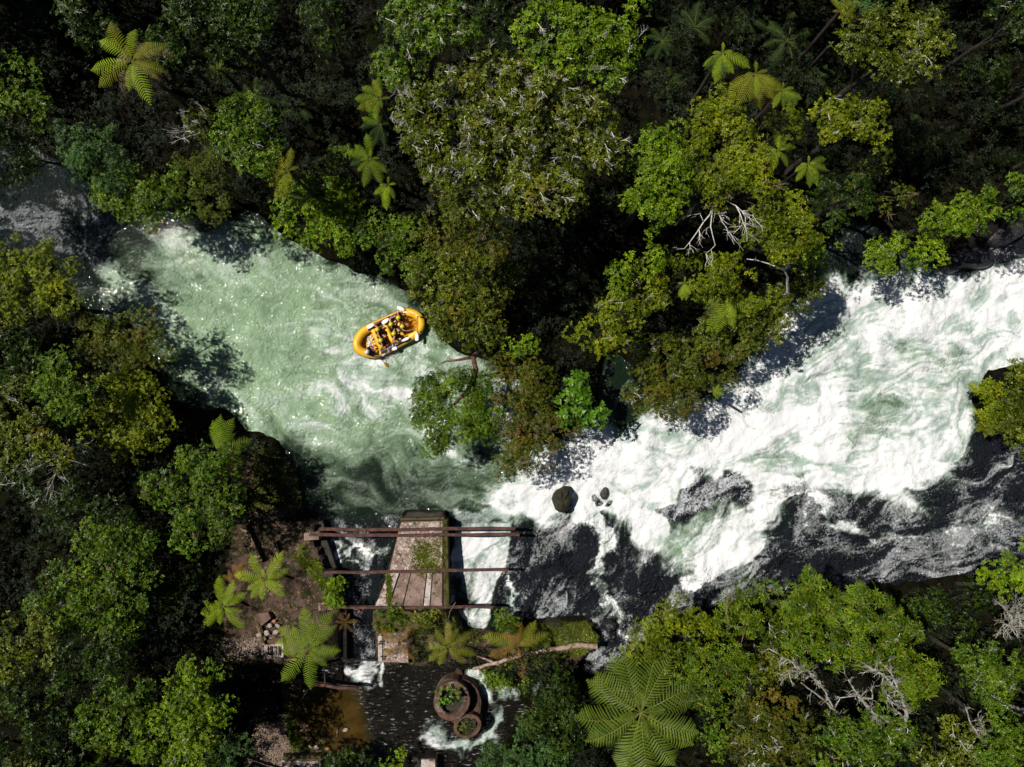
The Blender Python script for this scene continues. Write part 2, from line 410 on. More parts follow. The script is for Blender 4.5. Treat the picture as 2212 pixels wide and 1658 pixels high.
    # left channel: black calm water with curls of foam
    chan = sstep(10, -10, sd_poly(bx, by, [(690, 1120), (860, 1120), (815, 1310), (812, 1425), (742, 1425), (742, 1290)]))
    milk = milk * (1 - chan); foam = foam * (1 - chan); rock = np.maximum(rock, chan * .8)
    curl = 1 - np.abs(2 * fbm((dx + wx * 1.2) / 26, (dy + wy * 1.2) / 26, 3, 77) - 1) ** .6
    cz = chan * sstep(52, 6, np.abs(by - 1196 - .10 * (bx - 760)))
    foam = np.maximum(foam, cz * (.45 + .6 * sstep(.40, .75, curl)))
    foam = np.maximum(foam, .7 * ln([(700, 1175), (722, 1215), (735, 1240)], 5, 6, False))
    # top left: dark water, shade and sun sparkle put into its colour
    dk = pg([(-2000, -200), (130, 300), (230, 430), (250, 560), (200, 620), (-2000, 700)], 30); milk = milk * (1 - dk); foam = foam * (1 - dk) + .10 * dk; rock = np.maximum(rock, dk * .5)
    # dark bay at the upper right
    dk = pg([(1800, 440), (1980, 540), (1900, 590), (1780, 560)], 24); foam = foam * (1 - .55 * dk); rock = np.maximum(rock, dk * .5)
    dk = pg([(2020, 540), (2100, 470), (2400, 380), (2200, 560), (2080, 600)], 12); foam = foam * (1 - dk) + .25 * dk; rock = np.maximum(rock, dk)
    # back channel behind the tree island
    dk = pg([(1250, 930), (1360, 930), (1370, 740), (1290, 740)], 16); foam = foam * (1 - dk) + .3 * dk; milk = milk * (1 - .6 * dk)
    # lower pool
    lw = sstep(1424, 1432, dy) * sstep(1330, 1230, dx)
    milk = milk * (1 - lw); foam = foam * (1 - lw); rock = rock * (1 - lw)
    f2 = np.maximum.reduce([ln([(750, 1440), (828, 1440)], 13, 8), .8 * ln([(765, 1440), (790, 1478)], 16, 12), .75 * ln([(815, 1440), (818, 1474)], 9, 9),
                            ln([(1010, 1462), (1050, 1480), (1078, 1520), (1085, 1560), (1060, 1590), (1020, 1612), (975, 1608)], 17, 12), .8 * ln([(1095, 1490), (1108, 1500)], 10, 9), .72 * ln([(1040, 1600), (960, 1612), (925, 1590)], 16, 14), .45 * ln([(925, 1560), (960, 1620), (1010, 1640)], 22, 16),
                            .5 * ln([(1180, 1480), (1160, 1500)], 14, 12), .8 * ln([(1000, 1440), (1010, 1462)], 6, 6)])
    foam = np.maximum(foam, lw * f2 * .95)
    foam = foam - lw * .45 * blob(1075, 1520, 18)
    foam = np.maximum(foam, .65 * ln([(1245, 1410), (1240, 1450)], 12, 12))
    brown = lw * sstep(20, -20, sd_poly(bx, by, [(600, 1475), (770, 1490), (790, 1560), (800, 1620), (760, 1660), (600, 1660)]))
    ripple = lw * (1 - brown)
    # flow-following streaks: line integral convolution of lattice noise along the current
    FP = [(60,450,1,.3),(300,580,1,.45),(600,650,1,.45),(780,780,.8,.6),(500,850,.6,.8),(900,1000,.9,.4),(700,1000,.9,.45),(1050,1080,1,.15),(980,860,.9,.5),(2200,600,-.8,.5),(1900,800,-.9,.4),(1600,950,-.9,.45),(1300,1030,-1,.25),(1150,1090,-.8,.5),
          (1300,1200,-.25,1),(1500,1200,-.75,.7),(1800,1150,-1,.15),(2100,1150,-1,.25),(2150,1000,-.7,.6),(1150,1230,-.3,1),(1040,1240,-.05,1),(780,1250,.1,1),(900,1530,1,.05),(1080,1540,.1,1),(1840,560,-.5,.8),(2050,640,-.9,.4)]
    cc = 0; ss = 0
    for fx, fy, vx, vy in FP:
        wgt = 1 / ((dx - fx) ** 2 + (dy - fy) ** 2 + 900) ** 1.5; a2 = 2 * math.atan2(vy, vx)
        cc = cc + wgt * math.cos(a2); ss = ss + wgt * math.sin(a2)
    th = .5 * np.arctan2(ss, cc)
    th = th + (fbm(dx / 95, dy / 95, 3, 201) - .5) * 2.4 + (fbm(dx / 30, dy / 30, 2, 207) - .5) * 2.2
    vx = np.cos(th); vy = -np.sin(th)      # grid rows grow with y, the measuring grid grows downwards
    n0_, n1_ = X.shape; J0, I0 = np.meshgrid(np.arange(n1_, dtype=float), np.arange(n0_, dtype=float))
    rg = np.random.default_rng(9)
    def blur(a, k):
        for _ in range(k):
            a = (a + np.roll(a, 1, 0) + np.roll(a, -1, 0)) / 3; a = (a + np.roll(a, 1, 1) + np.roll(a, -1, 1)) / 3
        return a
    def lic(src, length):
        acc = src.copy(); cnt = 1
        for sg in (1, -1):
            jj = J0.copy(); ii = I0.copy(); px_, py_ = vx, vy; lx = vx * sg; ly = vy * sg
            for _ in range(length):
                jj += lx; ii += ly
                a = np.clip(ii.round().astype(int), 0, n0_ - 1); b = np.clip(jj.round().astype(int), 0, n1_ - 1)
                nx = vx[a, b]; ny = vy[a, b]; s_ = np.where(nx * lx + ny * ly < 0, -1, 1); lx = nx * s_; ly = ny * s_
                acc += src[a, b]; cnt += 1
        acc /= cnt; acc = (acc - acc.mean()) / acc.std(); return acc
    st1 = lic(rg.standard_normal(X.shape), 9); st2 = lic(blur(rg.standard_normal(X.shape), 3), 22); st3 = lic(blur(rg.standard_normal(X.shape), 14), 30)
    streak = np.clip(.5 + .5 * (.38 * st1 + .5 * st2 + .45 * st3) * .42, 0, 1)
    # surface relief
    amp = .025 + .10 * np.clip(foam, 0, 1) + .05 * rock + .03 * milk
    amp = amp * (1 - brown * .9)
    Z = h + st2 * .006 + st3 * (.010 + .03 * np.clip(foam, 0, 1)) + (fbm(X * .7, Y * .7, 3, 61) - .5) * amp * 3.0 + (fbm(X * 2.2 + wx * .01, Y * 2.2, 4, 67, .6) - .5) * (amp - .05 * np.clip(foam, 0, 1)) * 2.0
    chz = sstep(-.05, -.6, h) * (1 - lw)
    Z = Z + chz * (fbm(X * 4, Y * 1.2, 3, 3) - .5) * .12
    n0, n1 = X.shape
    V = np.stack([X.ravel(), Y.ravel(), Z.ravel()], 1)
    i = np.arange(n0 * n1).reshape(n0, n1)
    F = np.stack([i[:-1, :-1].ravel(), i[:-1, 1:].ravel(), i[1:, 1:].ravel(), i[1:, :-1].ravel()], 1)
    keep = (sh.ravel() < .9); fk = keep[F].any(1); F = F[fk]
    used = np.zeros(len(V), bool); used[F.ravel()] = True; idx = np.cumsum(used) - 1
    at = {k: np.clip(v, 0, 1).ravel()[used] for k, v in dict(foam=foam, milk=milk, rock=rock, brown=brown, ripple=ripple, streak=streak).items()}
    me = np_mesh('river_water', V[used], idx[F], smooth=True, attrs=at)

    t = NT('river_water')
    fo, mi, rk_, br, rp = (t.attr(a) for a in ('foam', 'milk', 'rock', 'brown', 'ripple'))
    stk = t.math('SUBTRACT', t.attr('streak'), .5)
    # warped coordinates so that foam curls
    wn_ = t.n.new('ShaderNodeTexNoise'); wn_.inputs['Scale'].default_value = .55; wn_.inputs['Detail'].default_value = 3
    t.link(t.geo.outputs['Object'], wn_.inputs['Vector'])
    vm = t.n.new('ShaderNodeVectorMath'); vm.operation = 'MULTIPLY_ADD'; t.link(wn_.outputs['Color'], vm.inputs[0]); vm.inputs[1].default_value = (2.4, 2.4, 0)
    t.link(t.geo.outputs['Object'], vm.inputs[2]); wv = vm.outputs[0]
    n1 = t.noise(1.1, 9, .62, .35, wv); n2 = t.noise(6.5, 7, .7)
    rid = t.math('SUBTRACT', 1.0, t.math('ABSOLUTE', t.math('MULTIPLY_ADD', t.noise(1.5, 5, .6, .9, wv), 2.0, -1.0)))
    rid = t.math('POWER', rid, 9.0)
    nn = t.math('ADD', t.math('MULTIPLY', t.math('SUBTRACT', n1, .5), t.math('MULTIPLY_ADD', rk_, .3, .8)), t.math('MULTIPLY', t.math('SUBTRACT', n2, .5), t.math('MULTIPLY_ADD', rk_, 1.0, .45)))
    fm = t.math('ADD', t.math('ADD', fo, nn), t.math('MULTIPLY', stk, t.math('MULTIPLY_ADD', rk_, .35, .60)))
    lo_ = t.math('MULTIPLY_ADD', rk_, .04, .30); hi_ = .92
    mask = t.mr(fm, lo_, hi_)
    mask = t.math('MULTIPLY', mask, t.mr(fo, .02, .15))
    mk = t.math('ADD', mi, t.math('MULTIPLY', t.math('SUBTRACT', t.noise(.8, 9, .66, .4, wv), .5), .8))
    mk = t.math('ADD', mk, t.math('MULTIPLY', stk, .75))
    mk = t.math('MULTIPLY', mk, t.mr(mi, 0.0, .25))
    body = t.mix(t.mr(mk, .10, 1.05), (0.007, 0.015, 0.008), (0.235, 0.34, 0.215))
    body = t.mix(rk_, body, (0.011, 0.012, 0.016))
    body = t.mix(t.math('MULTIPLY', rp, .95), body, (0.010, 0.008, 0.006))
    body = t.mix(br, body, t.mix(t.mr(t.noise(.9, 6, .6), .3, .7), (0.030, 0.018, 0.004), (0.065, 0.040, 0.010)))
    mpn = t.n.new('ShaderNodeMapping'); mpn.inputs['Scale'].default_value = (1.8, 6.5, 1); t.link(t.geo.outputs['Object'], mpn.inputs['Vector']); mpv = mpn.outputs[0]
    # fine bright flecks on moving water: foam bubbles plus painted sun sparkle
    fl = t.noise(10, 5, .78); fl2 = t.noise(1.9, 4, .6, .2)
    fsum = t.math('ADD', fl, t.math('MULTIPLY', t.math('SUBTRACT', fl2, .5), .45))
    fsum = t.math('ADD', fsum, t.math('MULTIPLY', stk, .75))
    fleck = t.math('MULTIPLY', t.mr(fsum, .51, .70), t.math('SUBTRACT', 1.0, br))
    fleck = t.math('MULTIPLY', fleck, t.math('MULTIPLY_ADD', rk_, .48, t.math('MULTIPLY', mi, .34)))
    ripple_glint = t.math('MULTIPLY', t.mr(t.math('ADD', t.noise(1.5, 4, .65, .2, mpv), t.math('MULTIPLY', t.math('SUBTRACT', fl2, .5), .3)), .60, .70), t.math('MULTIPLY', rp, .45))  # sun glints on the lower pool ripples, painted as pale colour
    fleck = t.math('MAXIMUM', fleck, ripple_glint)
    body = t.mix(fleck, body, (0.62, 0.64, 0.68))
    fcol = t.mix(t.mr(t.math('ADD', t.math('ADD', t.noise(1.2, 8, .62, .3, wv), t.math('MULTIPLY', stk, .75)), t.math('MULTIPLY', t.math('SUBTRACT', fo, .85), .35)), .30, .62), (0.34, 0.43, 0.385), (0.74, 0.75, 0.765))
    col = t.mix(mask, body, fcol)
    rough = t.mr(mask, 0, 1, .035, .8)
    h1 = t.noise(2.2, 3, .5, .3, wv); h2 = t.noise(7, 1, .5); h3 = t.noise(19, 2, .5)
    mp = t.n.new('ShaderNodeMapping'); mp.inputs['Scale'].default_value = (1.5, 5.5, 1); t.link(t.geo.outputs['Object'], mp.inputs['Vector'])
    h4 = t.noise(1.3, 2, .5, .3, mp.outputs[0])
    hh = t.math('ADD', t.math('MULTIPLY', h1, .55), t.math('ADD', t.math('MULTIPLY', h2, .60), t.math('MULTIPLY', h3, .04)))
    hh = t.math('MULTIPLY', hh, t.math('SUBTRACT', 1.0, t.math('MULTIPLY', rp, .6)))
    hh = t.math('ADD', hh, t.math('MULTIPLY', h4, t.math('MULTIPLY', rp, 2.6)))
    hh = t.math('MULTIPLY', hh, t.math('SUBTRACT', 1.0, t.math('MULTIPLY', br, .98)))
    hh = t.math('MULTIPLY', hh, t.math('MULTIPLY', t.math('ADD', 1.0, t.math('MULTIPLY', rk_, 2.2)), t.mr(mask, 0, 1, 1.0, .55)))
    hh = t.math('MULTIPLY', hh, t.mr(t.noise(.5, 3, .6), .35, .65, .55, 1.6))
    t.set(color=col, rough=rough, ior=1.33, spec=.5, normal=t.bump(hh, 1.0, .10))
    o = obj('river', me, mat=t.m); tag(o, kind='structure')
    return o

make_terrain()
make_water()
# ================================================================ vegetation
G_DARK = (0.017, 0.042, 0.0042)
SPECIES = dict(
    bright=dict(mat=leaf_mat('bright_green_leaf', [(0, (0.038, 0.080, 0.0021)), (.5, (0.131, 0.226, 0.0031)), (.93, (0.240, 0.360, 0.0084)), (1, (0.384, 0.368, 0.0105))]), l=.115, w=.44, clump=.42, dens=4.6, m=6),
    yellow=dict(mat=leaf_mat('yellow_green_leaf', [(0, (0.043, 0.069, 0.0009)), (.5, (0.152, 0.201, 0.0018)), (.9, (0.275, 0.314, 0.0045)), (1, (0.406, 0.314, 0.0091))]), l=.10, w=.44, clump=.38, dens=4.8, m=6),
    olive=dict(mat=leaf_mat('olive_leaf', [(0, (0.027, 0.041, 0.0014)), (.5, (0.096, 0.127, 0.0029)), (.85, (0.180, 0.207, 0.0101)), (.95, (0.173, 0.104, 0.0086)), (1, (0.399, 0.429, 0.1296))]), l=.115, w=.5, clump=.44, dens=4.2, m=6),
    green=dict(mat=leaf_mat('mid_green_leaf', [(0, (0.022, 0.054, 0.0021)), (.5, (0.077, 0.147, 0.0042)), (.95, (0.160, 0.251, 0.0105)), (1, (0.304, 0.285, 0.0315))], rough=.38), l=.115, w=.47, clump=.45, dens=4.2, m=6),
    deep=dict(mat=leaf_mat('darkened_green_leaf', [(0, (0.009, 0.023, 0.0013)), (.6, (0.029, 0.061, 0.0026)), (1, (0.070, 0.112, 0.0065))], rough=.38), l=.12, w=.47, clump=.5, dens=3.7, m=6),  # green darkened to stand in for falloff at the edges and shade
    bluish=dict(mat=leaf_mat('bluish_green_leaf', [(0, (0.016, 0.050, 0.0084)), (.6, (0.054, 0.127, 0.0231)), (1, (0.136, 0.226, 0.0525))], rough=.4), l=.115, w=.34, clump=.38, dens=4.6, m=7),
    fine=dict(mat=leaf_mat('fine_olive_leaf', [(0, (0.032, 0.050, 0.0031)), (.6, (0.083, 0.110, 0.0073)), (1, (0.160, 0.185, 0.0210))], spec=.2), l=.075, w=.35, clump=.32, dens=8, m=8),
    brown=dict(mat=leaf_mat('russet_tipped_leaf', [(0, (0.022, 0.036, 0.0013)), (.42, (0.076, 0.110, 0.0031)), (.62, (0.112, 0.121, 0.0050)), (.85, (0.140, 0.084, 0.0088)), (1, (0.194, 0.113, 0.0189))]), l=.10, w=.44, clump=.38, dens=4.6, m=6),
    rosette=dict(mat=leaf_mat('rosette_leaf', [(0, (0.029, 0.057, 0.0021)), (.5, (0.102, 0.171, 0.0042)), (.92, (0.189, 0.276, 0.0084)), (1, (0.272, 0.167, 0.0210))]), l=.21, w=.25, clump=.45, dens=4.0, m=9),
    large=dict(mat=leaf_mat('large_green_leaf', [(0, (0.032, 0.087, 0.0063)), (.6, (0.096, 0.214, 0.0126)), (1, (0.176, 0.319, 0.0315))], rough=.33), l=.26, w=.68, clump=.45, dens=3.4, m=5),
)
bark = simple('brown_bark', (0.016, 0.012, 0.008), (0.045, 0.036, 0.024), 5, .9, .8, .03)
redbark = simple('reddish_bark', (0.06, 0.025, 0.015), (0.17, 0.08, 0.05), 6, .85, .8, .03)
greybark = simple('lichen_grey_bark', (0.26, 0.25, 0.21), (0.55, 0.54, 0.48), 9, .9, .7, .02, c3=(0.17, 0.13, 0.05))
whitetwig = simple('pale_dead_twig', (0.38, 0.36, 0.31), (0.66, 0.64, 0.58), 12, .85, .3, .01)
browntwig = simple('dry_brown_twig', (0.12, 0.08, 0.05), (0.30, 0.22, 0.15), 12, .85, .3, .01)

def leaves(centers, axes, sp, rng, lscale=1.0, tintbase=None):
    """rosettes of folded leaves at every centre, facing its axis"""
    m = sp['m']; n = len(centers)
    C = np.repeat(centers, m, 0); A = np.repeat(axes, m, 0)
    ref = rng.normal(size=(n, 3)); ref = np.repeat(ref, m, 0)
    T1 = np.cross(A, ref); T1 /= np.linalg.norm(T1, axis=1, keepdims=True) + 1e-9
    T2 = np.cross(A, T1)
    ang = np.tile(np.arange(m) * 2 * math.pi / m, n) + rng.uniform(-.45, .45, n * m)
    lift = rng.uniform(-.15, .75, (n * m, 1))
    D = T1 * np.cos(ang)[:, None] + T2 * np.sin(ang)[:, None] + A * lift
    D /= np.linalg.norm(D, axis=1, keepdims=True)
    S = np.cross(D, A); S /= np.linalg.norm(S, axis=1, keepdims=True) + 1e-9
    U = np.cross(S, D)
    L = (sp['l'] * lscale * rng.uniform(.65, 1.3, (n * m, 1))); W = L * sp['w'] * .5
    b = C + D * L * .08
    fold = rng.uniform(-.1, .5, (n * m, 1))
    v0 = b; v2 = b + D * L - A * L * rng.uniform(0, .3, (n * m, 1))
    mid = b + D * L * .48 - U * W * .0
    v1 = mid + S * W + U * W * fold; v3 = mid - S * W + U * W * fold
    V = np.stack([v0, v1, v2, v3], 1).reshape(-1, 3)
    i = np.arange(n * m) * 4
    F = np.stack([np.stack([i, i + 1, i + 2], 1), np.stack([i, i + 2, i + 3], 1)], 1).reshape(-1, 3)
    t = rng.normal(.45, .17, n * m)
    if tintbase is not None: t = t + np.repeat(tintbase, m)
    t = np.where(rng.random(n * m) < .03, 1.0, np.clip(t, 0, .93))
    return V, F, np.repeat(t, 4)

def crown_points(lobes, sp, rng, dens=1.0):
    """lobes: (centre, rx, ry, rz) -> leaf rosette centres, axes, tint offsets and clump centres"""
    CC = []; CR = []; CT = []
    for (c, rx, ry, rz) in lobes:
        area = math.pi * rx * ry
        n = max(5, int(area / (sp['clump'] ** 2) * .95 * dens))
        th = rng.uniform(0, 2 * math.pi, n); u = rng.uniform(-.15, 1, n)      # upper shell and a bit of underside
        r = np.sqrt(1 - np.clip(u, -1, 1) ** 2)
        ph = rng.uniform(0, 6.28, 3)
        wob = 1 + .16 * np.sin(3 * th + ph[0]) + .12 * np.sin(5 * th + ph[1]) + .08 * np.sin(9 * th + ph[2])
        q = rng.uniform(.72, 1.04, n) * wob
        p = np.stack([c[0] + r * np.cos(th) * rx * q, c[1] + r * np.sin(th) * ry * q, c[2] + u * rz * rng.uniform(.75, 1.1, n)], 1)
        CC.append(p); CR.append(sp['clump'] * rng.uniform(.55, 1.35, n)); CT.append(rng.normal(0, .16, n) + rng.normal(0, .06))
    CC = np.concatenate(CC); CR = np.concatenate(CR); CT = np.concatenate(CT)
    per = np.maximum(3, (CR ** 2 * math.pi * 2.1 * sp['dens'] * (.15 / max(sp['l'], .10)) * 3.0 * dens)).astype(int)
    idx = np.repeat(np.arange(len(CC)), per); N = len(idx)
    th = rng.uniform(0, 2 * math.pi, N); u = rng.uniform(-.25, 1, N); r = np.sqrt(1 - u * u)
    d = np.stack([r * np.cos(th), r * np.sin(th), u], 1)
    rad = CR[idx] * rng.uniform(.55, 1.08, N)
    p = CC[idx] + d * rad[:, None] * np.array([1, 1, .75])
    ax = d * .65 + np.array([0, 0, .6]) + rng.normal(0, .22, (N, 3)); ax /= np.linalg.norm(ax, axis=1, keepdims=True)
    return p, ax, CT[idx], CC, CR

def twig_tree(mb, p, d, L, r, depth, rng, spread=.7, n=3, kids=(2, 3)):
    pts = [p]; q = p.copy(); dd = d.copy(); seg = 3
    for i in range(seg):
        dd = (dd + Vector((rng.uniform(-1, 1), rng.uniform(-1, 1), rng.uniform(-.5, .6))) * .13).normalized()
        q = q + dd * (L / seg); pts.append(q.copy())
    mb.tube(pts, [r, r * .85, r * .72, r * .55], n, cap=False)
    if depth > 0:
        for k in range(rng.randint(*kids)):
            nd = (dd + Vector((rng.uniform(-1, 1), rng.uniform(-1, 1), rng.uniform(-.6, .6))) * spread).normalized()
            twig_tree(mb, pts[rng.choice([1, 2, 3, 3])], nd, L * rng.uniform(.55, .85), r * .58, depth - 1, rng, spread, n, kids)

_seed = [100]
def tree(lobes_px, h, sp, label, name='broadleaf_tree', cat='tree', group=None, twigs=0, twigmat=None, dens=1.0, trunkmat=None, lean=None, kz=.62, lscale=1.0, base=None, rad_trunk=None):
    """lobes_px: (px, py, rx, ry[, dz]) as seen; h = height of the lobes' middle above the river"""
    _seed[0] += 1; rng = np.random.default_rng(_seed[0]); pr = random.Random(_seed[0])
    S = SPECIES[sp]; lobes = []
    for L in lobes_px:
        z = h + (L[4] if len(L) > 4 else pr.uniform(-.35, .35)); k = (CAMZ - z) / CAMZ * PX
        c = P(L[0], L[1], z); rx, ry = L[2] * k, L[3] * k
        lobes.append((np.array(c), rx, ry, min(rx, ry) * kz + .15))
    mx = sum(l[0][0] * l[1] for l in lobes) / sum(l[1] for l in lobes); my = sum(l[0][1] * l[1] for l in lobes) / sum(l[1] for l in lobes)
    if base is not None: bx, by = P(*base, 0).x, P(*base, 0).y
    else:
        bx, by = mx, my
        # stand on land: walk away from the water if the middle overhangs it
        for _ in range(40):
            d0 = shore(*[np.array([v]) for v in toD(bx, by)])[0]
            if d0 > .35: break
            e = .3
            gx_ = shore(*[np.array([v]) for v in toD(bx + e, by)])[0] - d0; gy_ = shore(*[np.array([v]) for v in toD(bx, by + e)])[0] - d0
            g = math.hypot(gx_, gy_) + 1e-6; bx += gx_ / g * .3; by += gy_ / g * .3
    bz = tz(bx, by) - .15
    t = thing(name, (bx, by, bz), label, cat, group)
    off = Vector((bx, by, bz))
    p, ax, ct, CC, CR = crown_points(lobes, S, rng, dens)
    V, F, tint = leaves(p, ax, S, rng, lscale, ct)
    me = np_mesh('crown', V - np.array(off), F, tint); me.materials.append(S['mat'])
    obj('crown', me, t)
    # trunk with limbs
    mb = MB(); H = h - bz
    r0 = rad_trunk or max(.04, min(.17, .014 * H + .012 * len(lobes)))
    top = Vector((mx, my, h)) - off
    fork = Vector((top.x * .45, top.y * .45, top.z * .55))
    wob = lambda a: Vector((pr.uniform(-a, a), pr.uniform(-a, a), 0))
    mb.tube([Vector((0, 0, -.2)), fork * .4 + wob(.12), fork], [r0 * 1.25, r0, r0 * .8], 7)
    for (c, rx, ry, rz) in lobes:
        e = Vector(c) - off; e.z += rz * .3
        m1 = fork.lerp(e, .5) + wob(.2)
        mb.tube([fork, m1, e], [r0 * .6, r0 * .42, r0 * .18], 5)
        for k in range(3):
            a = pr.uniform(0, 6.28); q = e + Vector((math.cos(a) * rx * .7, math.sin(a) * ry * .7, pr.uniform(-.1, .3)))
            mb.tube([m1, m1.lerp(q, .55) + wob(.15), q], [r0 * .32, r0 * .2, r0 * .07], 4, cap=False)
    mb.build('trunk', trunkmat or bark, t)
    if twigs:
        mb = MB()
        sel = rng.choice(len(CC), min(twigs, len(CC)), replace=False)
        for s_ in sel:
            c = Vector(CC[s_]) - off; c.z += CR[s_] * .35
            a = pr.uniform(0, 6.28)
            twig_tree(mb, c, Vector((math.cos(a), math.sin(a), .35)).normalized(), pr.uniform(.14, .34), .016, 2, pr, .85, 3, (3, 4))
        tag(mb.build('dead_twigs', twigmat or whitetwig, t), kind='stuff')
    return t

def L_(s, where): return s + ' ' + where

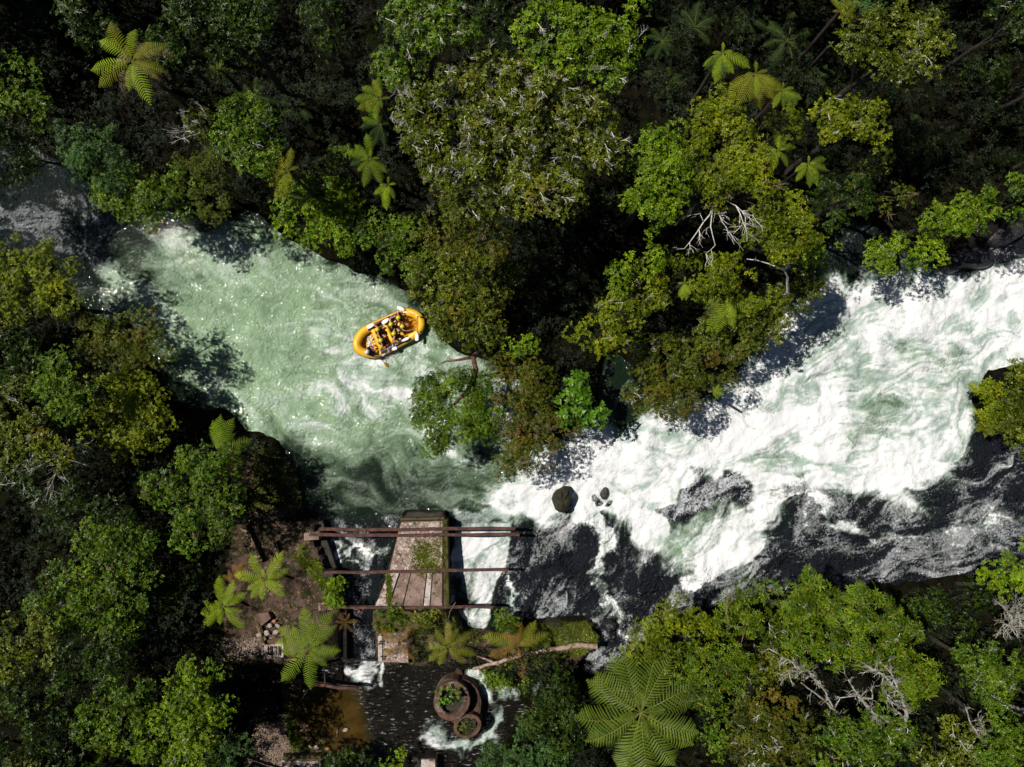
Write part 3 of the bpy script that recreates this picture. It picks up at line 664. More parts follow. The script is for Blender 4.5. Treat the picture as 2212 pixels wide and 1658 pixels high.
# ---- trees on the far (upper) bank, as (lobes, height, species, label, options)
T = [
 ([(175,30,45,40),(200,78,26,34)], 8.5,'deep','slim grey-green tree at the upper edge left of the yellowing tree fern',dict(twigs=10)),
 ([(45,195,62,64),(70,245,40,40)], 5.0,'green','green tree at the left edge above the dark river bend',dict(dens=.8)),
 ([(22,330,46,58),(30,392,34,30),(70,330,26,40)], 4.0,'deep','dark green tree at the left edge beside the sparkling dark water',{}),
 ([(175,310,48,42),(215,345,56,54),(245,385,40,30)], 5.0,'bluish','bluish green dense tree on the point where the river bends at upper left',{}),
 ([(275,410,66,55),(345,430,62,52),(305,480,38,26),(390,400,36,34)], 4.2,'green','leafy green tree overhanging the calm water at the top of the pool',{}),
 ([(440,385,56,54),(462,440,34,40)], 4.4,'fine','fine-textured olive tree drooping over the shadowed edge of the pool',{}),
 ([(520,250,50,50),(545,300,56,50),(560,350,40,40),(495,290,40,40)], 8.5,'green','tall green tree above the pool, between a fine olive tree and a yellow fern',dict(twigs=6)),
 ([(428,275,24,34)], 7.5,'fine','small scraggly tree with bare white twigs on its left side',dict(twigs=14)),
 ([(350,85,40,28),(390,115,44,34)], 6.5,'deep','low dark tree right of the yellowing tree fern',{}),
 ([(440,30,62,42),(510,55,66,58),(560,25,44,40),(550,90,40,30),(470,90,30,30)], 10.0,'deep','broad dark green tree at the upper edge with a few pale twigs',dict(twigs=8)),
 ([(655,475,60,55),(715,505,62,52),(690,430,56,46),(640,420,30,30),(740,440,40,40)], 4.0,'bright','bright glossy tree leaning over the pool at its upper bank',{}),
 ([(690,40,36,60),(715,90,24,36)], 8.0,'deep','narrow dark tree at the upper edge left of the glossy grey-green crown',{}),
 ([(737,345,20,26)], 5.0,'green','small isolated green sapling in the dark gap left of the drooping ferns',{}),
 ([(890,30,56,44),(960,55,62,52),(905,110,50,46),(860,140,40,40),(870,165,30,26)], 10.5,'green','glossy grey-green tree at the upper edge with pale dead wood on its left',dict(twigs=24)),
 ([(1055,45,50,44)], 7.0,'deep','dark round tree at the upper edge between two lit crowns',dict(dens=.8)),
 ([(1190,40,70,50),(1260,90,66,60),(1350,55,52,48),(1330,115,44,44),(1215,130,56,50),(1310,170,40,30)], 11.5,'bright','tall bright green tree at the upper edge with forked white twigs on its right side',dict(twigs=16)),
 ([(915,255,66,60),(1000,200,72,60),(1095,185,80,62),(1190,215,72,60),(1255,270,66,62),(1010,300,80,66),(1110,290,90,70),(1200,340,82,66),(930,330,60,48),(1020,400,80,62),(1120,410,82,60),(1200,430,60,44),(1300,320,44,50)], 11.5,'olive','huge olive tree full of whitish lichen twigs in the upper middle',dict(twigs=240)),
 ([(820,505,46,44),(875,525,52,50),(850,560,40,32),(905,570,36,30)], 4.4,'green','grey-green tree with bare twigs at the waterside above the raft',dict(twigs=20,twigmat=browntwig)),
 ([(960,500,66,52),(1050,520,56,56),(1000,450,50,34)], 8.5,'brown','russet and green tree just below the huge olive crown',dict(twigs=12,twigmat=browntwig)),
 ([(930,600,54,48),(1010,585,66,56),(1070,600,48,52),(985,665,66,54),(1010,720,52,36),(950,650,36,36),(1050,690,36,50)], 5.0,'olive','wide olive-brown tree overhanging the right end of the yellow raft',dict(twigs=10,twigmat=browntwig)),
 ([(1100,795,42,38),(1150,820,46,40),(1120,850,40,26)], 4.0,'brown','russet-brown bushy tree right of the bare red-barked limb',{}),
 ([(1150,890,52,34),(1115,930,40,36),(1175,935,50,40),(1120,985,50,38),(1160,985,44,36),(1110,1015,34,24),(1225,920,34,26)], 3.2,'brown','russet and green tree on the tip of the wooded spit above the small black boulder',dict(twigs=34,twigmat=browntwig,dens=.9)),
 ([(1240,850,34,32),(1270,885,34,32),(1230,885,26,26)], 3.6,'large','bush with big round bright green leaves on the wooded spit',dict()),
 ([(1118,740,32,22)], 4.5,'bright','small bright green tree in the dark hollow above the russet bush',{}),
 ([(1290,720,44,36),(1340,690,52,48),(1380,640,44,46),(1320,740,40,24),(1395,600,38,36)], 7.0,'yellow','diagonal yellow-green tree standing over the dark hollow',dict(twigs=10)),
 ([(1385,565,44,34),(1345,600,26,24)], 8.0,'bright','light green tree between the dark hollow and the bare white branches',{}),
 ([(1430,760,60,48),(1400,830,54,48),(1460,850,60,52),(1520,790,66,54),(1570,740,58,44),(1410,890,40,24)], 4.2,'brown','broad russet-green tree overhanging the left end of the white rapid',dict(twigs=30)),
 ([(1600,690,62,44),(1650,700,46,44),(1650,740,40,30),(1540,720,44,40)], 4.6,'olive','dark olive tree with russet shoots beside a large green fern frond over the rapid',dict(twigs=6)),
 ([(1720,600,46,46),(1735,640,40,26),(1690,640,36,26),(1745,570,30,30)], 5.0,'olive','waterside olive tree joined by a thick white limb at the upper edge of the rapid',dict(twigs=10)),
 ([(1510,580,54,40),(1575,590,52,38),(1540,620,44,26)], 7.0,'yellow','yellow-green tree below the bare white branches',{}),
 ([(1650,650,40,24)], 6.2,'yellow','small yellow-leaved tree between the fern and the white limb',{}),
 ([(1545,235,52,38),(1530,275,46,44),(1580,290,44,40)], 9.5,'yellow','round yellow-green tree left of the sunlit hanging fern',{}),
 ([(1500,350,52,44),(1560,380,60,48),(1615,350,52,48),(1640,390,44,40),(1530,425,52,30),(1640,430,30,30)], 10.0,'yellow','wide yellow-green tree with a beige dry patch, above the bare white branches',dict(twigs=14,twigmat=browntwig)),
 ([(1420,330,50,50),(1395,400,52,52),(1440,390,48,56),(1400,460,46,40),(1460,300,30,30)], 10.5,'bright','light green tree touching the right side of the huge olive crown',{}),
 ([(1690,460,48,36),(1720,500,44,38),(1640,500,52,44),(1680,540,50,34)], 9.0,'yellow','yellow-green tree right of the bare white branches',{}),
 ([(1690,272,38,28)], 7.0,'yellow','small yellow-green tree right below the sunlit hanging fern',{}),
 ([(1790,255,44,34),(1850,255,56,40),(1895,290,36,34),(1830,285,44,26)], 8.5,'yellow','flat-topped yellow-green tree in the middle of the dark slope at upper right',dict(twigs=8)),
 ([(1860,75,50,50),(1930,60,56,44),(2005,75,50,42),(1900,125,56,44),(1990,125,48,40),(1950,150,44,30)], 10.0,'olive','large olive-green tree at the upper edge on the right',dict(twigs=16)),
 ([(1862,25,32,26)], 9.0,'bluish','bluish-leaved small tree at the upper edge beside the large olive-green tree',{}),
 ([(1870,385,32,40),(1895,340,26,40),(1890,450,40,26),(1935,430,26,24)], 6.0,'brown','sparse brownish tree on the dark slope above the shaded bay',dict(dens=.7,twigs=10,twigmat=browntwig)),
 ([(2030,480,44,36),(2085,470,50,40),(2110,440,34,34)], 5.5,'bright','fresh green tree on the bank above the dark rock on the right',{}),
 ([(1990,545,50,30),(1925,540,44,26),(1900,565,26,18)], 4.2,'bright','low bright green tree hanging over the shaded bay',dict(twigs=3)),
 ([(1775,530,34,22),(1740,545,28,20)], 6.5,'bright','narrow green tree left of the shaded bay',{}),
 ([(2180,30,50,40),(2205,60,30,30)], 8.0,'deep','grey-green tree in the upper right corner',dict(twigs=10)),
 ([(2190,440,40,48)], 5.5,'green','green tree at the right edge above the falls',dict(dens=.8)),
 ([(2120,190,52,44)], 2.5,'deep','shaded dim tree in the dark slope on the right',{}),
 # left bank
 ([(50,560,60,40),(110,575,52,44),(130,640,44,44),(70,630,60,50),(20,640,40,60)], 4.5,'yellow','yellow-green tree on the left edge below the dark river bend',{}),
 ([(215,725,48,42),(275,715,60,44),(340,745,48,40),(250,765,52,40),(310,775,44,26)], 3.4,'brown','olive and russet tree reaching over the left end of the pool',{}),
 ([(230,850,56,40),(295,845,56,44),(330,890,48,44),(260,920,58,50),(330,940,44,34),(280,965,48,24)], 4.0,'yellow','yellow-green rounded tree next to the round shadow on the pool',{}),
 ([(45,750,52,44),(20,800,40,34)], 5.5,'deep','dark tree at the left edge level with the russet tree',dict(dens=.8)),
 ([(130,840,56,52),(170,880,46,40),(130,790,40,30)], 6.5,'green','green tree between the left edge and the rounded yellow-green tree',{}),
 ([(45,880,58,52),(80,940,60,50),(30,960,48,48),(130,960,50,40)], 6.5,'olive','olive tree with grey twigs on the left edge halfway down',dict(twigs=20,dens=.85)),
 ([(440,1000,56,38),(395,1030,50,40),(350,1060,44,30),(470,1050,56,48),(490,1090,40,40),(440,1120,60,48),(430,1165,56,34)], 4.6,'green','irregular green tree beside the ruined yard, a hollow in its left flank',dict(twigs=22,twigmat=browntwig)),
 ([(50,1030,60,44),(110,1060,48,36)], 4.5,'deep','dim tree under grey bare branches on the left edge',dict(dens=.7,twigs=26)),
 ([(170,1090,56,40),(235,1110,44,36),(140,1130,40,30)], 4.2,'deep','dark green low tree in the middle of the left woods',dict(dens=.8)),
 ([(200,1170,50,36),(250,1160,44,40),(300,1185,40,34),(310,1220,34,40)], 4.6,'green','green tree with a notch in its crown in the left woods',{}),
 ([(150,1260,60,48),(215,1250,56,48),(260,1300,56,44),(130,1320,52,44),(200,1330,60,46),(90,1290,40,36),(250,1360,44,34)], 4.6,'green','large mottled green tree in the lower left woods',dict(twigs=26,twigmat=browntwig)),
 ([(50,1370,52,40),(90,1400,50,40),(30,1420,40,40)], 6.0,'olive','olive tree on the left edge low down',{}),
 ([(170,1410,60,40),(230,1430,50,40),(120,1460,50,40)], 6.0,'deep','dark olive tree between two green crowns at lower left',dict(dens=.9)),
 ([(435,1455,50,36),(410,1500,56,44),(455,1520,46,44),(390,1550,60,48),(440,1580,50,44),(350,1600,56,48),(410,1630,52,36),(320,1540,36,36)], 5.0,'bright','large bright green tree left of the brown pond',dict(twigs=6)),
 ([(490,1630,40,34),(520,1600,26,26)], 4.0,'bluish','bluish green bush left of the pale gravel patch',{}),
 ([(230,1510,56,44),(280,1480,40,40),(210,1560,52,42),(270,1580,40,40)], 6.0,'green','green tree in the bottom left woods beside the large bright green tree',dict(dens=.85)),
 ([(60,1520,60,50),(110,1580,56,48),(50,1620,56,44),(160,1640,50,36)], 6.0,'deep','dark tree in the bottom left corner',dict(dens=.8)),
 ([(350,1180,40,40),(370,1260,44,48),(330,1300,36,40),(390,1330,40,40),(330,1370,34,34)], 2.0,'deep','low shaded thicket tree left of the tree ferns by the yard',dict(dens=.8)),
 # bottom centre and right bank
 ([(735,1630,40,30),(765,1650,40,30),(720,1655,34,26)], .6,'deep','grey-green shrub at the bottom edge by the brown pond',dict(name='shrub',cat='shrub')),
 ([(858,1648,30,24)], .5,'bright','small bright shrub at the bottom edge left of the concrete block',dict(name='shrub',cat='shrub')),
 ([(1080,1640,48,34),(1140,1610,52,38),(1190,1640,52,36),(1120,1660,50,30)], 1.5,'bluish','bluish grey-green shrub at the bottom edge below the rusty rings',dict(name='shrub',cat='shrub')),
 ([(1180,1490,50,44),(1215,1530,44,44),(1170,1550,44,36),(1225,1580,36,36),(1220,1470,26,30)], 1.9,'deep','dark green bush between the rusty rings and the giant fern',dict(name='shrub',cat='shrub')),
 ([(1070,1462,32,20),(1105,1478,32,20)], .8,'bright','low leafy plant at the water edge above the foaming pool',dict(name='shrub',cat='shrub')),
 ([(1078,1335,30,24),(1100,1360,24,20)], 1.2,'green','feathery green bush at the foot of the white chute',dict(name='shrub',cat='shrub')),
 ([(1480,1325,52,36),(1430,1345,44,34),(1390,1365,34,24),(1510,1370,40,34),(1440,1385,44,26),(1380,1400,30,24)], 5.0,'yellow','bright yellow-green tree at the edge of the dark rapids, above the giant fern',{}),
 ([(1500,1440,46,40),(1560,1420,48,40),(1590,1460,44,44),(1530,1480,52,36)], 5.5,'rosette','sunlit green tree touching the right side of the giant fern',dict(lscale=.8)),
 ([(1570,1310,36,30),(1620,1310,40,32),(1600,1345,42,28)], 5.0,'rosette','darker tree with a few bare stems between two yellow-green crowns',dict(twigs=5,twigmat=browntwig,lscale=.85)),
 ([(1700,1290,46,36),(1760,1275,50,34),(1740,1330,54,40),(1820,1305,52,40),(1700,1345,44,34)], 6.0,'rosette','large rosette-leaved tree at the lower edge of the rapids',dict(twigs=12)),
 ([(1880,1320,54,44),(1810,1380,56,44),(1880,1390,54,44),(1750,1400,44,36),(1930,1360,40,40)], 6.5,'rosette','leafy tree with long rosette leaves behind the dead grey trees',dict(twigs=8)),
 ([(1930,1440,46,36),(1970,1460,44,36),(1950,1490,50,30),(1920,1410,40,26)], 6.0,'rosette','green tree right of the curved dead trunk',{}),
 ([(1620,1540,44,36),(1680,1520,46,34),(1650,1590,52,40),(1710,1580,46,40),(1600,1620,46,40),(1680,1635,50,34)], 5.5,'brown','reddish-brown tree in the lower right, right of the giant fern',dict(twigs=30)),
 ([(1790,1560,46,36),(1850,1590,50,36),(1900,1560,44,34),(1800,1620,50,36),(1880,1635,52,34),(1930,1600,40,36)], 5.0,'green','green tree at the bottom edge under the dead grey trunks',dict(twigs=12)),
 ([(2110,1440,48,36),(2165,1430,46,40),(2140,1480,50,36),(2070,1430,36,26)], 5.5,'green','green tree at the right edge with grey bare trunks across it',dict(twigs=14)),
 ([(2160,1240,46,36),(2195,1270,36,40),(2200,1210,30,30)], 5.0,'bright','fresh green tree at the right edge above the grey twiggy tree',{}),
 ([(2180,1570,44,40),(2200,1620,40,40),(2130,1610,40,36)], 5.0,'green','green tree in the bottom right corner',{}),
 ([(1540,1560,38,34),(1550,1600,34,34)], 3.0,'green','glossy dark green bush hugging the right side of the giant fern',dict(name='shrub',cat='shrub')),
 ([(2060,1575,46,36),(2010,1620,44,36),(2080,1640,44,30)], 4.0,'olive','olive undergrowth tree among the dead trunks at the bottom right',dict(dens=.85,twigs=12)),
 ([(1660,1420,36,34),(1640,1460,34,30),(1690,1450,34,30)], 3.6,'olive','dull olive bush in the gap between the sunlit tree and the wispy dead tree',dict(twigs=10,name='shrub',cat='shrub')),
 ([(2130,855,26,24),(2150,890,24,22)], 1.5,'yellow','bright big-leaved shrub on the small right-hand islet in the rapid',dict(name='shrub',cat='shrub',lscale=1.6)),
 ([(2190,870,34,34),(2200,930,34,40),(2195,815,30,26),(2160,930,26,22)], 1.8,'olive','dark scrub at the right edge on the islet in the rapid',dict(dens=1.3,name='shrub',cat='shrub')),
 ([(855,1330,20,14)], 1.2,'green','small leafy weed on the mossy lower end of the concrete pier',dict(name='shrub',cat='shrub',kz=.4)),
 ([(920,1330,28,12)], 1.2,'olive','low straggly weed growing along the foot of the concrete pier',dict(name='shrub',cat='shrub',kz=.4)),
 ([(832,1360,18,8)], 1.0,'yellow','yellow weed at the corner of the ruin beside the left channel',dict(name='shrub',cat='shrub',kz=.5)),
 ([(728,1262,10,12),(722,1292,8,8)], 1.2,'bright','small bright weed on the edge of the left channel wall',dict(name='shrub',cat='shrub',kz=.5)),
]
T += [([(-148,324,60,60),(-130,400,60,50),(-100,270,50,50)], 6.0, 'deep', 'unseen dark tree added beyond the left edge to shade the river bend', dict(rad_trunk=.03)),  # out of view, added for the shadow it casts on the bend
      ([(1828,455,46,42),(1790,425,40,36),(1850,415,34,30)], 7.0, 'deep', 'dark tree added in the hollow to shade the bay below', dict(dens=.85)),  # added to deepen the shade on the bay
      ([(2000,1300,48,36),(2050,1340,50,40),(2090,1290,40,30)], 1.8, 'deep', 'low dark bush between the rosette-leaved trees and the right edge', dict(dens=.8,name='shrub',cat='shrub'))]
for lob, h, sp, label, kw in T:
    tree(lob, h, sp, label, **kw)

# woods just outside the frame
_r = random.Random(77); _cnt = {}; ORD = 'first second third fourth fifth sixth seventh eighth ninth tenth eleventh twelfth thirteenth fourteenth'.split(); outer = []
for i in range(46):
    a = i / 46
    side = i % 4
    if side == 0: px, py = _r.uniform(-250, 2450), _r.uniform(-260, -95)
    elif side == 1: px, py = _r.uniform(-260, -90), _r.choice([_r.uniform(-150, 230), _r.uniform(700, 1750)])
    elif side == 2: px, py = _r.uniform(2300, 2480), _r.choice([_r.uniform(-150, 300), _r.uniform(1350, 1750)])
    else: px, py = _r.choice([_r.uniform(-200, 560), _r.uniform(1300, 2400)]), _r.uniform(1760, 1900)
    q = P(px, py, 0)
    if shore(*[np.array([v]) for v in toD(q.x, q.y)])[0] < 1: continue
    hh = _r.uniform(7, 9.5) if side in (0, 2) and py < 700 else _r.uniform(5, 7)
    outer.append((side, px, py, hh))
for side, word, key in ((0, 'beyond the upper edge, counted from the left', 1), (1, 'beyond the left edge, counted from the top', 2), (2, 'beyond the right edge, counted from the top', 2), (3, 'beyond the bottom edge, counted from the left', 1)):
    for j, (s_, px, py, hh) in enumerate(sorted([o for o in outer if o[0] == side], key=lambda o: o[key])):
        lob = [(px + _r.uniform(-70, 70), py + _r.uniform(-60, 60), _r.uniform(60, 90), _r.uniform(55, 80)) for _ in range(4)]
        tree(lob, hh, _r.choice(['deep', 'green', 'olive', 'deep']), ORD[j] + ' forest tree ' + word, group='forest trees beyond the edge of the view', dens=.7, rad_trunk=.1)
PT = 1.15     # height of the pier top
# ---------------------------------------------------------------- tree ferns
def fern_mat(name, a, b, c, transl=.25):
    return leaf_mat(name, [(0, a), (.5, b), (1, c)], rough=.55, spec=.3, transl=transl)
FM = dict(
    green=fern_mat('fern_green', (0.11, 0.21, 0.005), (0.22, 0.35, 0.010), (0.33, 0.45, 0.02)),
    lime=fern_mat('fern_lime', (0.22, 0.36, 0.008), (0.40, 0.58, 0.016), (0.52, 0.68, 0.04)),
    giant=fern_mat('fern_deep_green', (0.055, 0.095, 0.008), (0.125, 0.190, 0.014), (0.20, 0.27, 0.03), .12),
    yellow=fern_mat('fern_yellow', (0.15, 0.18, 0.006), (0.28, 0.31, 0.010), (0.42, 0.40, 0.02)),
    ochre=fern_mat('fern_ochre', (0.17, 0.085, 0.010), (0.33, 0.17, 0.018), (0.46, 0.26, 0.04)),
    dead=fern_mat('fern_dead', (0.144, 0.096, 0.0480), (0.288, 0.193, 0.1020), (0.540, 0.420, 0.2520), .05),
    shade=fern_mat('fern_shade', (0.022, 0.052, 0.0072), (0.040, 0.088, 0.0144), (0.072, 0.140, 0.0240)))  # darker copy of the fern green, shade mixed into the colour
rachis_mat = simple('fern_rib', (0.12, 0.13, 0.015), (0.20, 0.19, 0.02), 5, .6)
deadrib = simple('fern_dead_rib', (0.10, 0.06, 0.03), (0.2, 0.13, 0.07), 5, .7)
fernbark = simple('fern_trunk', (0.02, 0.012, 0.008), (0.06, 0.038, 0.025), 14, .95, 1, .04)

def frond_mesh(mat, ribmat, seed, npin=18, teeth=7, width=.175, curl=.30, rise=.35, droop=.75, ragged=0.0, vee=.5, fill=.30):
    """unit-length arching frond along +X; leaflets toothed; sub-surface ribs"""
    rng = np.random.default_rng(seed); V = []; F = []; T = []
    def at(t): return np.array([t * (1 - .08 * t * t), curl * .25 * math.sin(t * 2.2), rise * t - droop * .62 * t ** 2.1])
    def frame(t):
        d = at(t + .01) - at(t - .01); d /= np.linalg.norm(d); s = np.cross([0, 0, 1], d); s /= np.linalg.norm(s); return d, s, np.cross(d, s)
    for i in range(npin):
        t = .10 + .90 * (i + .5) / npin
        env = (math.sin(math.pi * min(1, t ** .9 * .93 + .02)) ** .62) * (1 - .25 * (t > .85) * (t - .85) / .15)
        tip = min(1, (1.02 - t) / .30) ** .85
        Lp = width * min(env, 1) * min(1, .35 + t * 1.9) * tip + .012
        d, s, u = frame(t); o = at(t)
        for sg in (-1, 1):
            if rng.random() < ragged: continue
            Lq = Lp * rng.uniform(.9, 1.06)
            fw = .34 + .25 * t + rng.normal(0, .03)
            pd = s * sg * math.cos(fw) + d * math.sin(fw)
            pd /= np.linalg.norm(pd); pw = np.cross(u, pd); pw /= np.linalg.norm(pw)
            wmax = .92 / npin * fill
            tb = rng.normal(.5, .13)
            for k in range(teeth):
                a0 = k / teeth; a1 = (k + 1.02) / teeth; am = (k + 1.15) / teeth
                w = wmax * (1 - a0 ** 2.2) ** .8 + .001
                def q(a, wd, dz=0): return o + pd * Lq * a + pw * wd + u * (.05 * Lq * math.sin(a * 2.8) - .28 * Lq * a * a + dz)
                for ws in (-1, 1):
                    b = len(V); V += [q(a0, 0), q(min(a1, 1), 0), q(min(am, 1.02), ws * w, -vee * w)]
                    F.append((b, b + 1, b + 2)); T += [tb - .12, tb - .05, tb + .16]
    me = np_mesh('frond', np.array(V), np.array(F), np.clip(np.array(T), 0, 1)); me.materials.append(mat)
    mb = MB(); pts = [Vector(at(t)) + Vector((0, 0, .004)) for t in np.linspace(0, .98, 9)]
    mb.tube(pts, list(np.linspace(.006, .002, 9)), 4, cap=False)
    rm = mb.mesh('rib'); rm.materials.append(ribmat)
    return me, rm

FR = {}
for k_, kw in dict(green=dict(), lime=dict(npin=17), giant=dict(npin=19, teeth=14, width=.225, rise=.30, droop=.52, fill=.37, vee=.75), yellow=dict(npin=17), ochre=dict(npin=20, width=.17), dead=dict(npin=20, width=.18, droop=1.3), shade=dict(npin=18, teeth=6)).items():
    FR[k_] = [frond_mesh(FM[k_], deadrib if k_ in ('dead', 'ochre') else rachis_mat, 7 * v + 1, curl=cv, **kw) for v, cv in ((1, .35), (2, -.3), (3, .05))]

def tree_fern(px, py, r, h, kind, label, n=13, dead=0, second=None, seed=0, arc=None, fr=(.66, 1.14), base=None, group=None, angles=None):
    """r on the measuring grid; h = height of the growing point; arc = (from, to) degrees, counter-clockwise from the right"""
    pr = random.Random(seed + int(px) * 7 + int(py))
    c = P(px, py, h); R0 = r * (CAMZ - h) / CAMZ * PX
    bx, by = (c.x, c.y) if base is None else (P(*base, 0).x, P(*base, 0).y)
    if base is None and shore(*[np.array([v]) for v in toD(bx, by)])[0] < .1:
        g = [(shore(*[np.array([v]) for v in toD(bx + math.cos(a) * q, by + math.sin(a) * q)])[0], math.cos(a) * q, math.sin(a) * q) for q in (.5, 1, 1.6) for a in np.linspace(0, 6.1, 12)]
        g = [x for x in g if x[0] > .1] or [max(g)]
        g = min(g, key=lambda x: math.hypot(x[1], x[2])); bx += g[1]; by += g[2]
    bz = tz(bx, by) - .1
    t = thing('tree_fern', (bx, by, bz), label, 'tree fern', group)
    off = Vector((bx, by, bz)); top = c - off
    mb = MB(); mb.tube([Vector((0, 0, -.1)), top * .5 + Vector((pr.uniform(-.05, .05), pr.uniform(-.05, .05), 0)), top], [.13, .09, .08], 8, jitter=.15, rng=pr)
    mb.build('trunk', fernbark, t)
    tot = n + dead
    for i in range(tot):
        isdead = i >= n
        if angles and not isdead: a = R(angles[i % len(angles)])
        elif arc: a = R(arc[0] + (arc[1] - arc[0]) * ((i + .5) / n if not isdead else pr.random())) + pr.uniform(-.08, .08)
        else: a = i * 2 * math.pi / (n if not isdead else max(dead, 1)) + pr.uniform(-.16, .16) + seed
        k = kind if not isdead else 'dead'
        if second and not isdead and pr.random() < .35: k = second
        me, rm = FR[k][pr.randrange(3)]; drop_ = pr.random() < .12
        s_ = R0 * pr.uniform(*fr) * 1.06 * (.95 if isdead else 1)
        o = obj('frond', me, t); o.location = top - Vector((0, 0, .12 if isdead else 0)); o.scale = (s_, s_, s_ * pr.uniform(.85, 1.1))
        o.rotation_euler = (pr.uniform(-.18, .18), (pr.uniform(.12, .3) if isdead else pr.uniform(-.12, .10) + (.3 if drop_ else 0)), a)
        obj('rib', rm, o)
    # young upright centre fronds
    for i in range(4):
        me, rm = FR[kind][i % 3]; s_ = R0 * .40
        o = obj('frond', me, t); o.location = top; o.scale = (s_,) * 3; o.rotation_euler = (0, -.25, i * 1.6 + seed); obj('rib', rm, o)
    return t

tree_fern(1384, 1540, 148, 4.2, 'giant', 'giant deep green tree fern at the bottom edge, largest fern of all', n=17, seed=.12, fr=(.9, 1.04))
tree_fern(573, 1251, 66, 2.6, 'lime', 'bright lime tree fern on the ruined yard casting a star shadow', n=9, dead=1, seed=.3, angles=[62, 118, 178, 205, 228, 262, 318, 342, 25, 150])
tree_fern(482, 1312, 64, 2.4, 'lime', 'bright tree fern with two rust-coloured fronds, leftmost beside the yard', n=9, dead=0, seed=.9, second='lime', angles=[160, 198, 232, 262, 305, 340, 30, 75, 100])
tree_fern(510, 1255, 42, 1.9, 'ochre', 'small rust-brown withering fern between the two bright tree ferns', n=5, dead=2, angles=[100, 135, 80, 160, 60])
tree_fern(667, 1402, 86, 2.4, 'green', 'broad green tree fern leaning over the corner of the ruin by the left channel', n=14, seed=.5, second='green')
tree_fern(472, 978, 80, 4.0, 'green', 'half-hidden green tree fern above the irregular tree by the dark bank', n=8, arc=(-55, 118), seed=.2, second='ochre')
tree_fern(862, 1392, 52, 1.5, 'ochre', 'withered fern with grey-pink dead fronds below the concrete pier', n=4, dead=9, seed=.8)
tree_fern(968, 1396, 62, 1.6, 'yellow', 'yellow-green fern with dark dead skirt above the rusty rings', n=9, dead=4, seed=.3, second='green')
tree_fern(1118, 1396, 80, 1.7, 'ochre', 'orange-brown tipped fern beside the fallen log', n=9, dead=3, seed=.1, second='yellow', angles=[93, 118, 58, 145, 75, 168, 20, 290, 205])
tree_fern(285, 132, 92, 9.5, 'yellow', 'large yellowing tree fern with brown lower fronds at upper left', n=11, dead=7, seed=.4, second='lime')
tree_fern(475, 150, 40, 4.5, 'green', 'small green fern right of the yellowing tree fern', n=6)
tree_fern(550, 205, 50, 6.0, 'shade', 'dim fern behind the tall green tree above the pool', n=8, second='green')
tree_fern(622, 370, 70, 9.0, 'yellow', 'golden fern with narrow fronds left of the bright glossy tree', n=7, arc=(80, 285), seed=.2)
tree_fern(822, 215, 56, 6.5, 'green', 'fern left of the huge olive crown, uppermost of its row', n=7, arc=(80, 270), second='yellow')
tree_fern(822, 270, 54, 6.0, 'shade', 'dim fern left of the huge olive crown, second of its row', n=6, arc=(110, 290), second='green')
tree_fern(800, 345, 58, 5.5, 'green', 'fern left of the huge olive crown, third of its row', n=8, arc=(90, 330), second='shade')
tree_fern(838, 400, 50, 5.0, 'lime', 'sunlit fern with one broad drooping frond above the waterside grey-green tree', n=5, arc=(200, 300), second='green')
tree_fern(1632, 160, 72, 10.0, 'yellow', 'sunlit yellow hanging fern on the dark upper right slope', n=11, arc=(205, 350), seed=.1, second='lime')
tree_fern(1560, 115, 62, 9.0, 'lime', 'hanging fern on the dark slope left of the brightest yellow fern', n=8, arc=(200, 330), second='shade')
tree_fern(1690, 195, 46, 6.0, 'green', 'small fern right of the brightest yellow hanging fern', n=6, arc=(240, 380), second='lime')
tree_fern(1815, 25, 50, 8.0, 'yellow', 'yellow-green fern at the upper edge left of the large olive-green tree', n=8, arc=(-60, 130), second='lime')
tree_fern(1680, 325, 46, 7.0, 'lime', 'fern beside the beige dry patch of the wide yellow-green tree', n=7, second='green')
tree_fern(1745, 355, 50, 6.0, 'lime', 'fern hanging into the dark slope below the flat-topped tree', n=7, arc=(200, 380), second='green')
tree_fern(1478, 612, 40, 8.0, 'lime', 'grassy narrow-fronded fern left of the big frond over the russet trees', n=7, arc=(240, 330))
tree_fern(1568, 640, 82, 6.2, 'lime', 'big green fern spreading over the russet tree beside the rapid', n=7, arc=(170, 350), seed=.3, second='green', dead=2)
tree_fern(1540, 846, 30, 4.8, 'lime', 'tiny fern poking out under the russet tree above the rapid', n=4, arc=(-60, 60))
tree_fern(2145, 905, 44, 1.4, 'yellow', 'yellow-green fern on the right-hand islet at the edge of the foam', n=6, arc=(150, 320))
tree_fern(235, 1625, 46, 2.5, 'green', 'solitary green fern in the shade near the bottom left corner', n=6, arc=(20, 240))
tree_fern(745, 1345, 30, 1.2, 'ochre', 'tiny ochre fern at the channel edge behind the broad green fern', n=6)
tree_fern(650, 1190, 22, 1.3, 'green', 'tiny green fern on the bare earth of the yard', n=6)
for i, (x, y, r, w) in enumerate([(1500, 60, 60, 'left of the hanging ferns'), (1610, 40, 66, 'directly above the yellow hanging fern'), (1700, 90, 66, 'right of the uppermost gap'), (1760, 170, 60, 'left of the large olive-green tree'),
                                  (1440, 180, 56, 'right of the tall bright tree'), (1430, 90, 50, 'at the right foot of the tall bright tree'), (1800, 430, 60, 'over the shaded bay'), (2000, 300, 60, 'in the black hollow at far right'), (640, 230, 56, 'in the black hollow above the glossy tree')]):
    tree_fern(x, y, r, 3.2, 'shade', 'dim shaded fern ' + w, n=9, seed=i * .3)

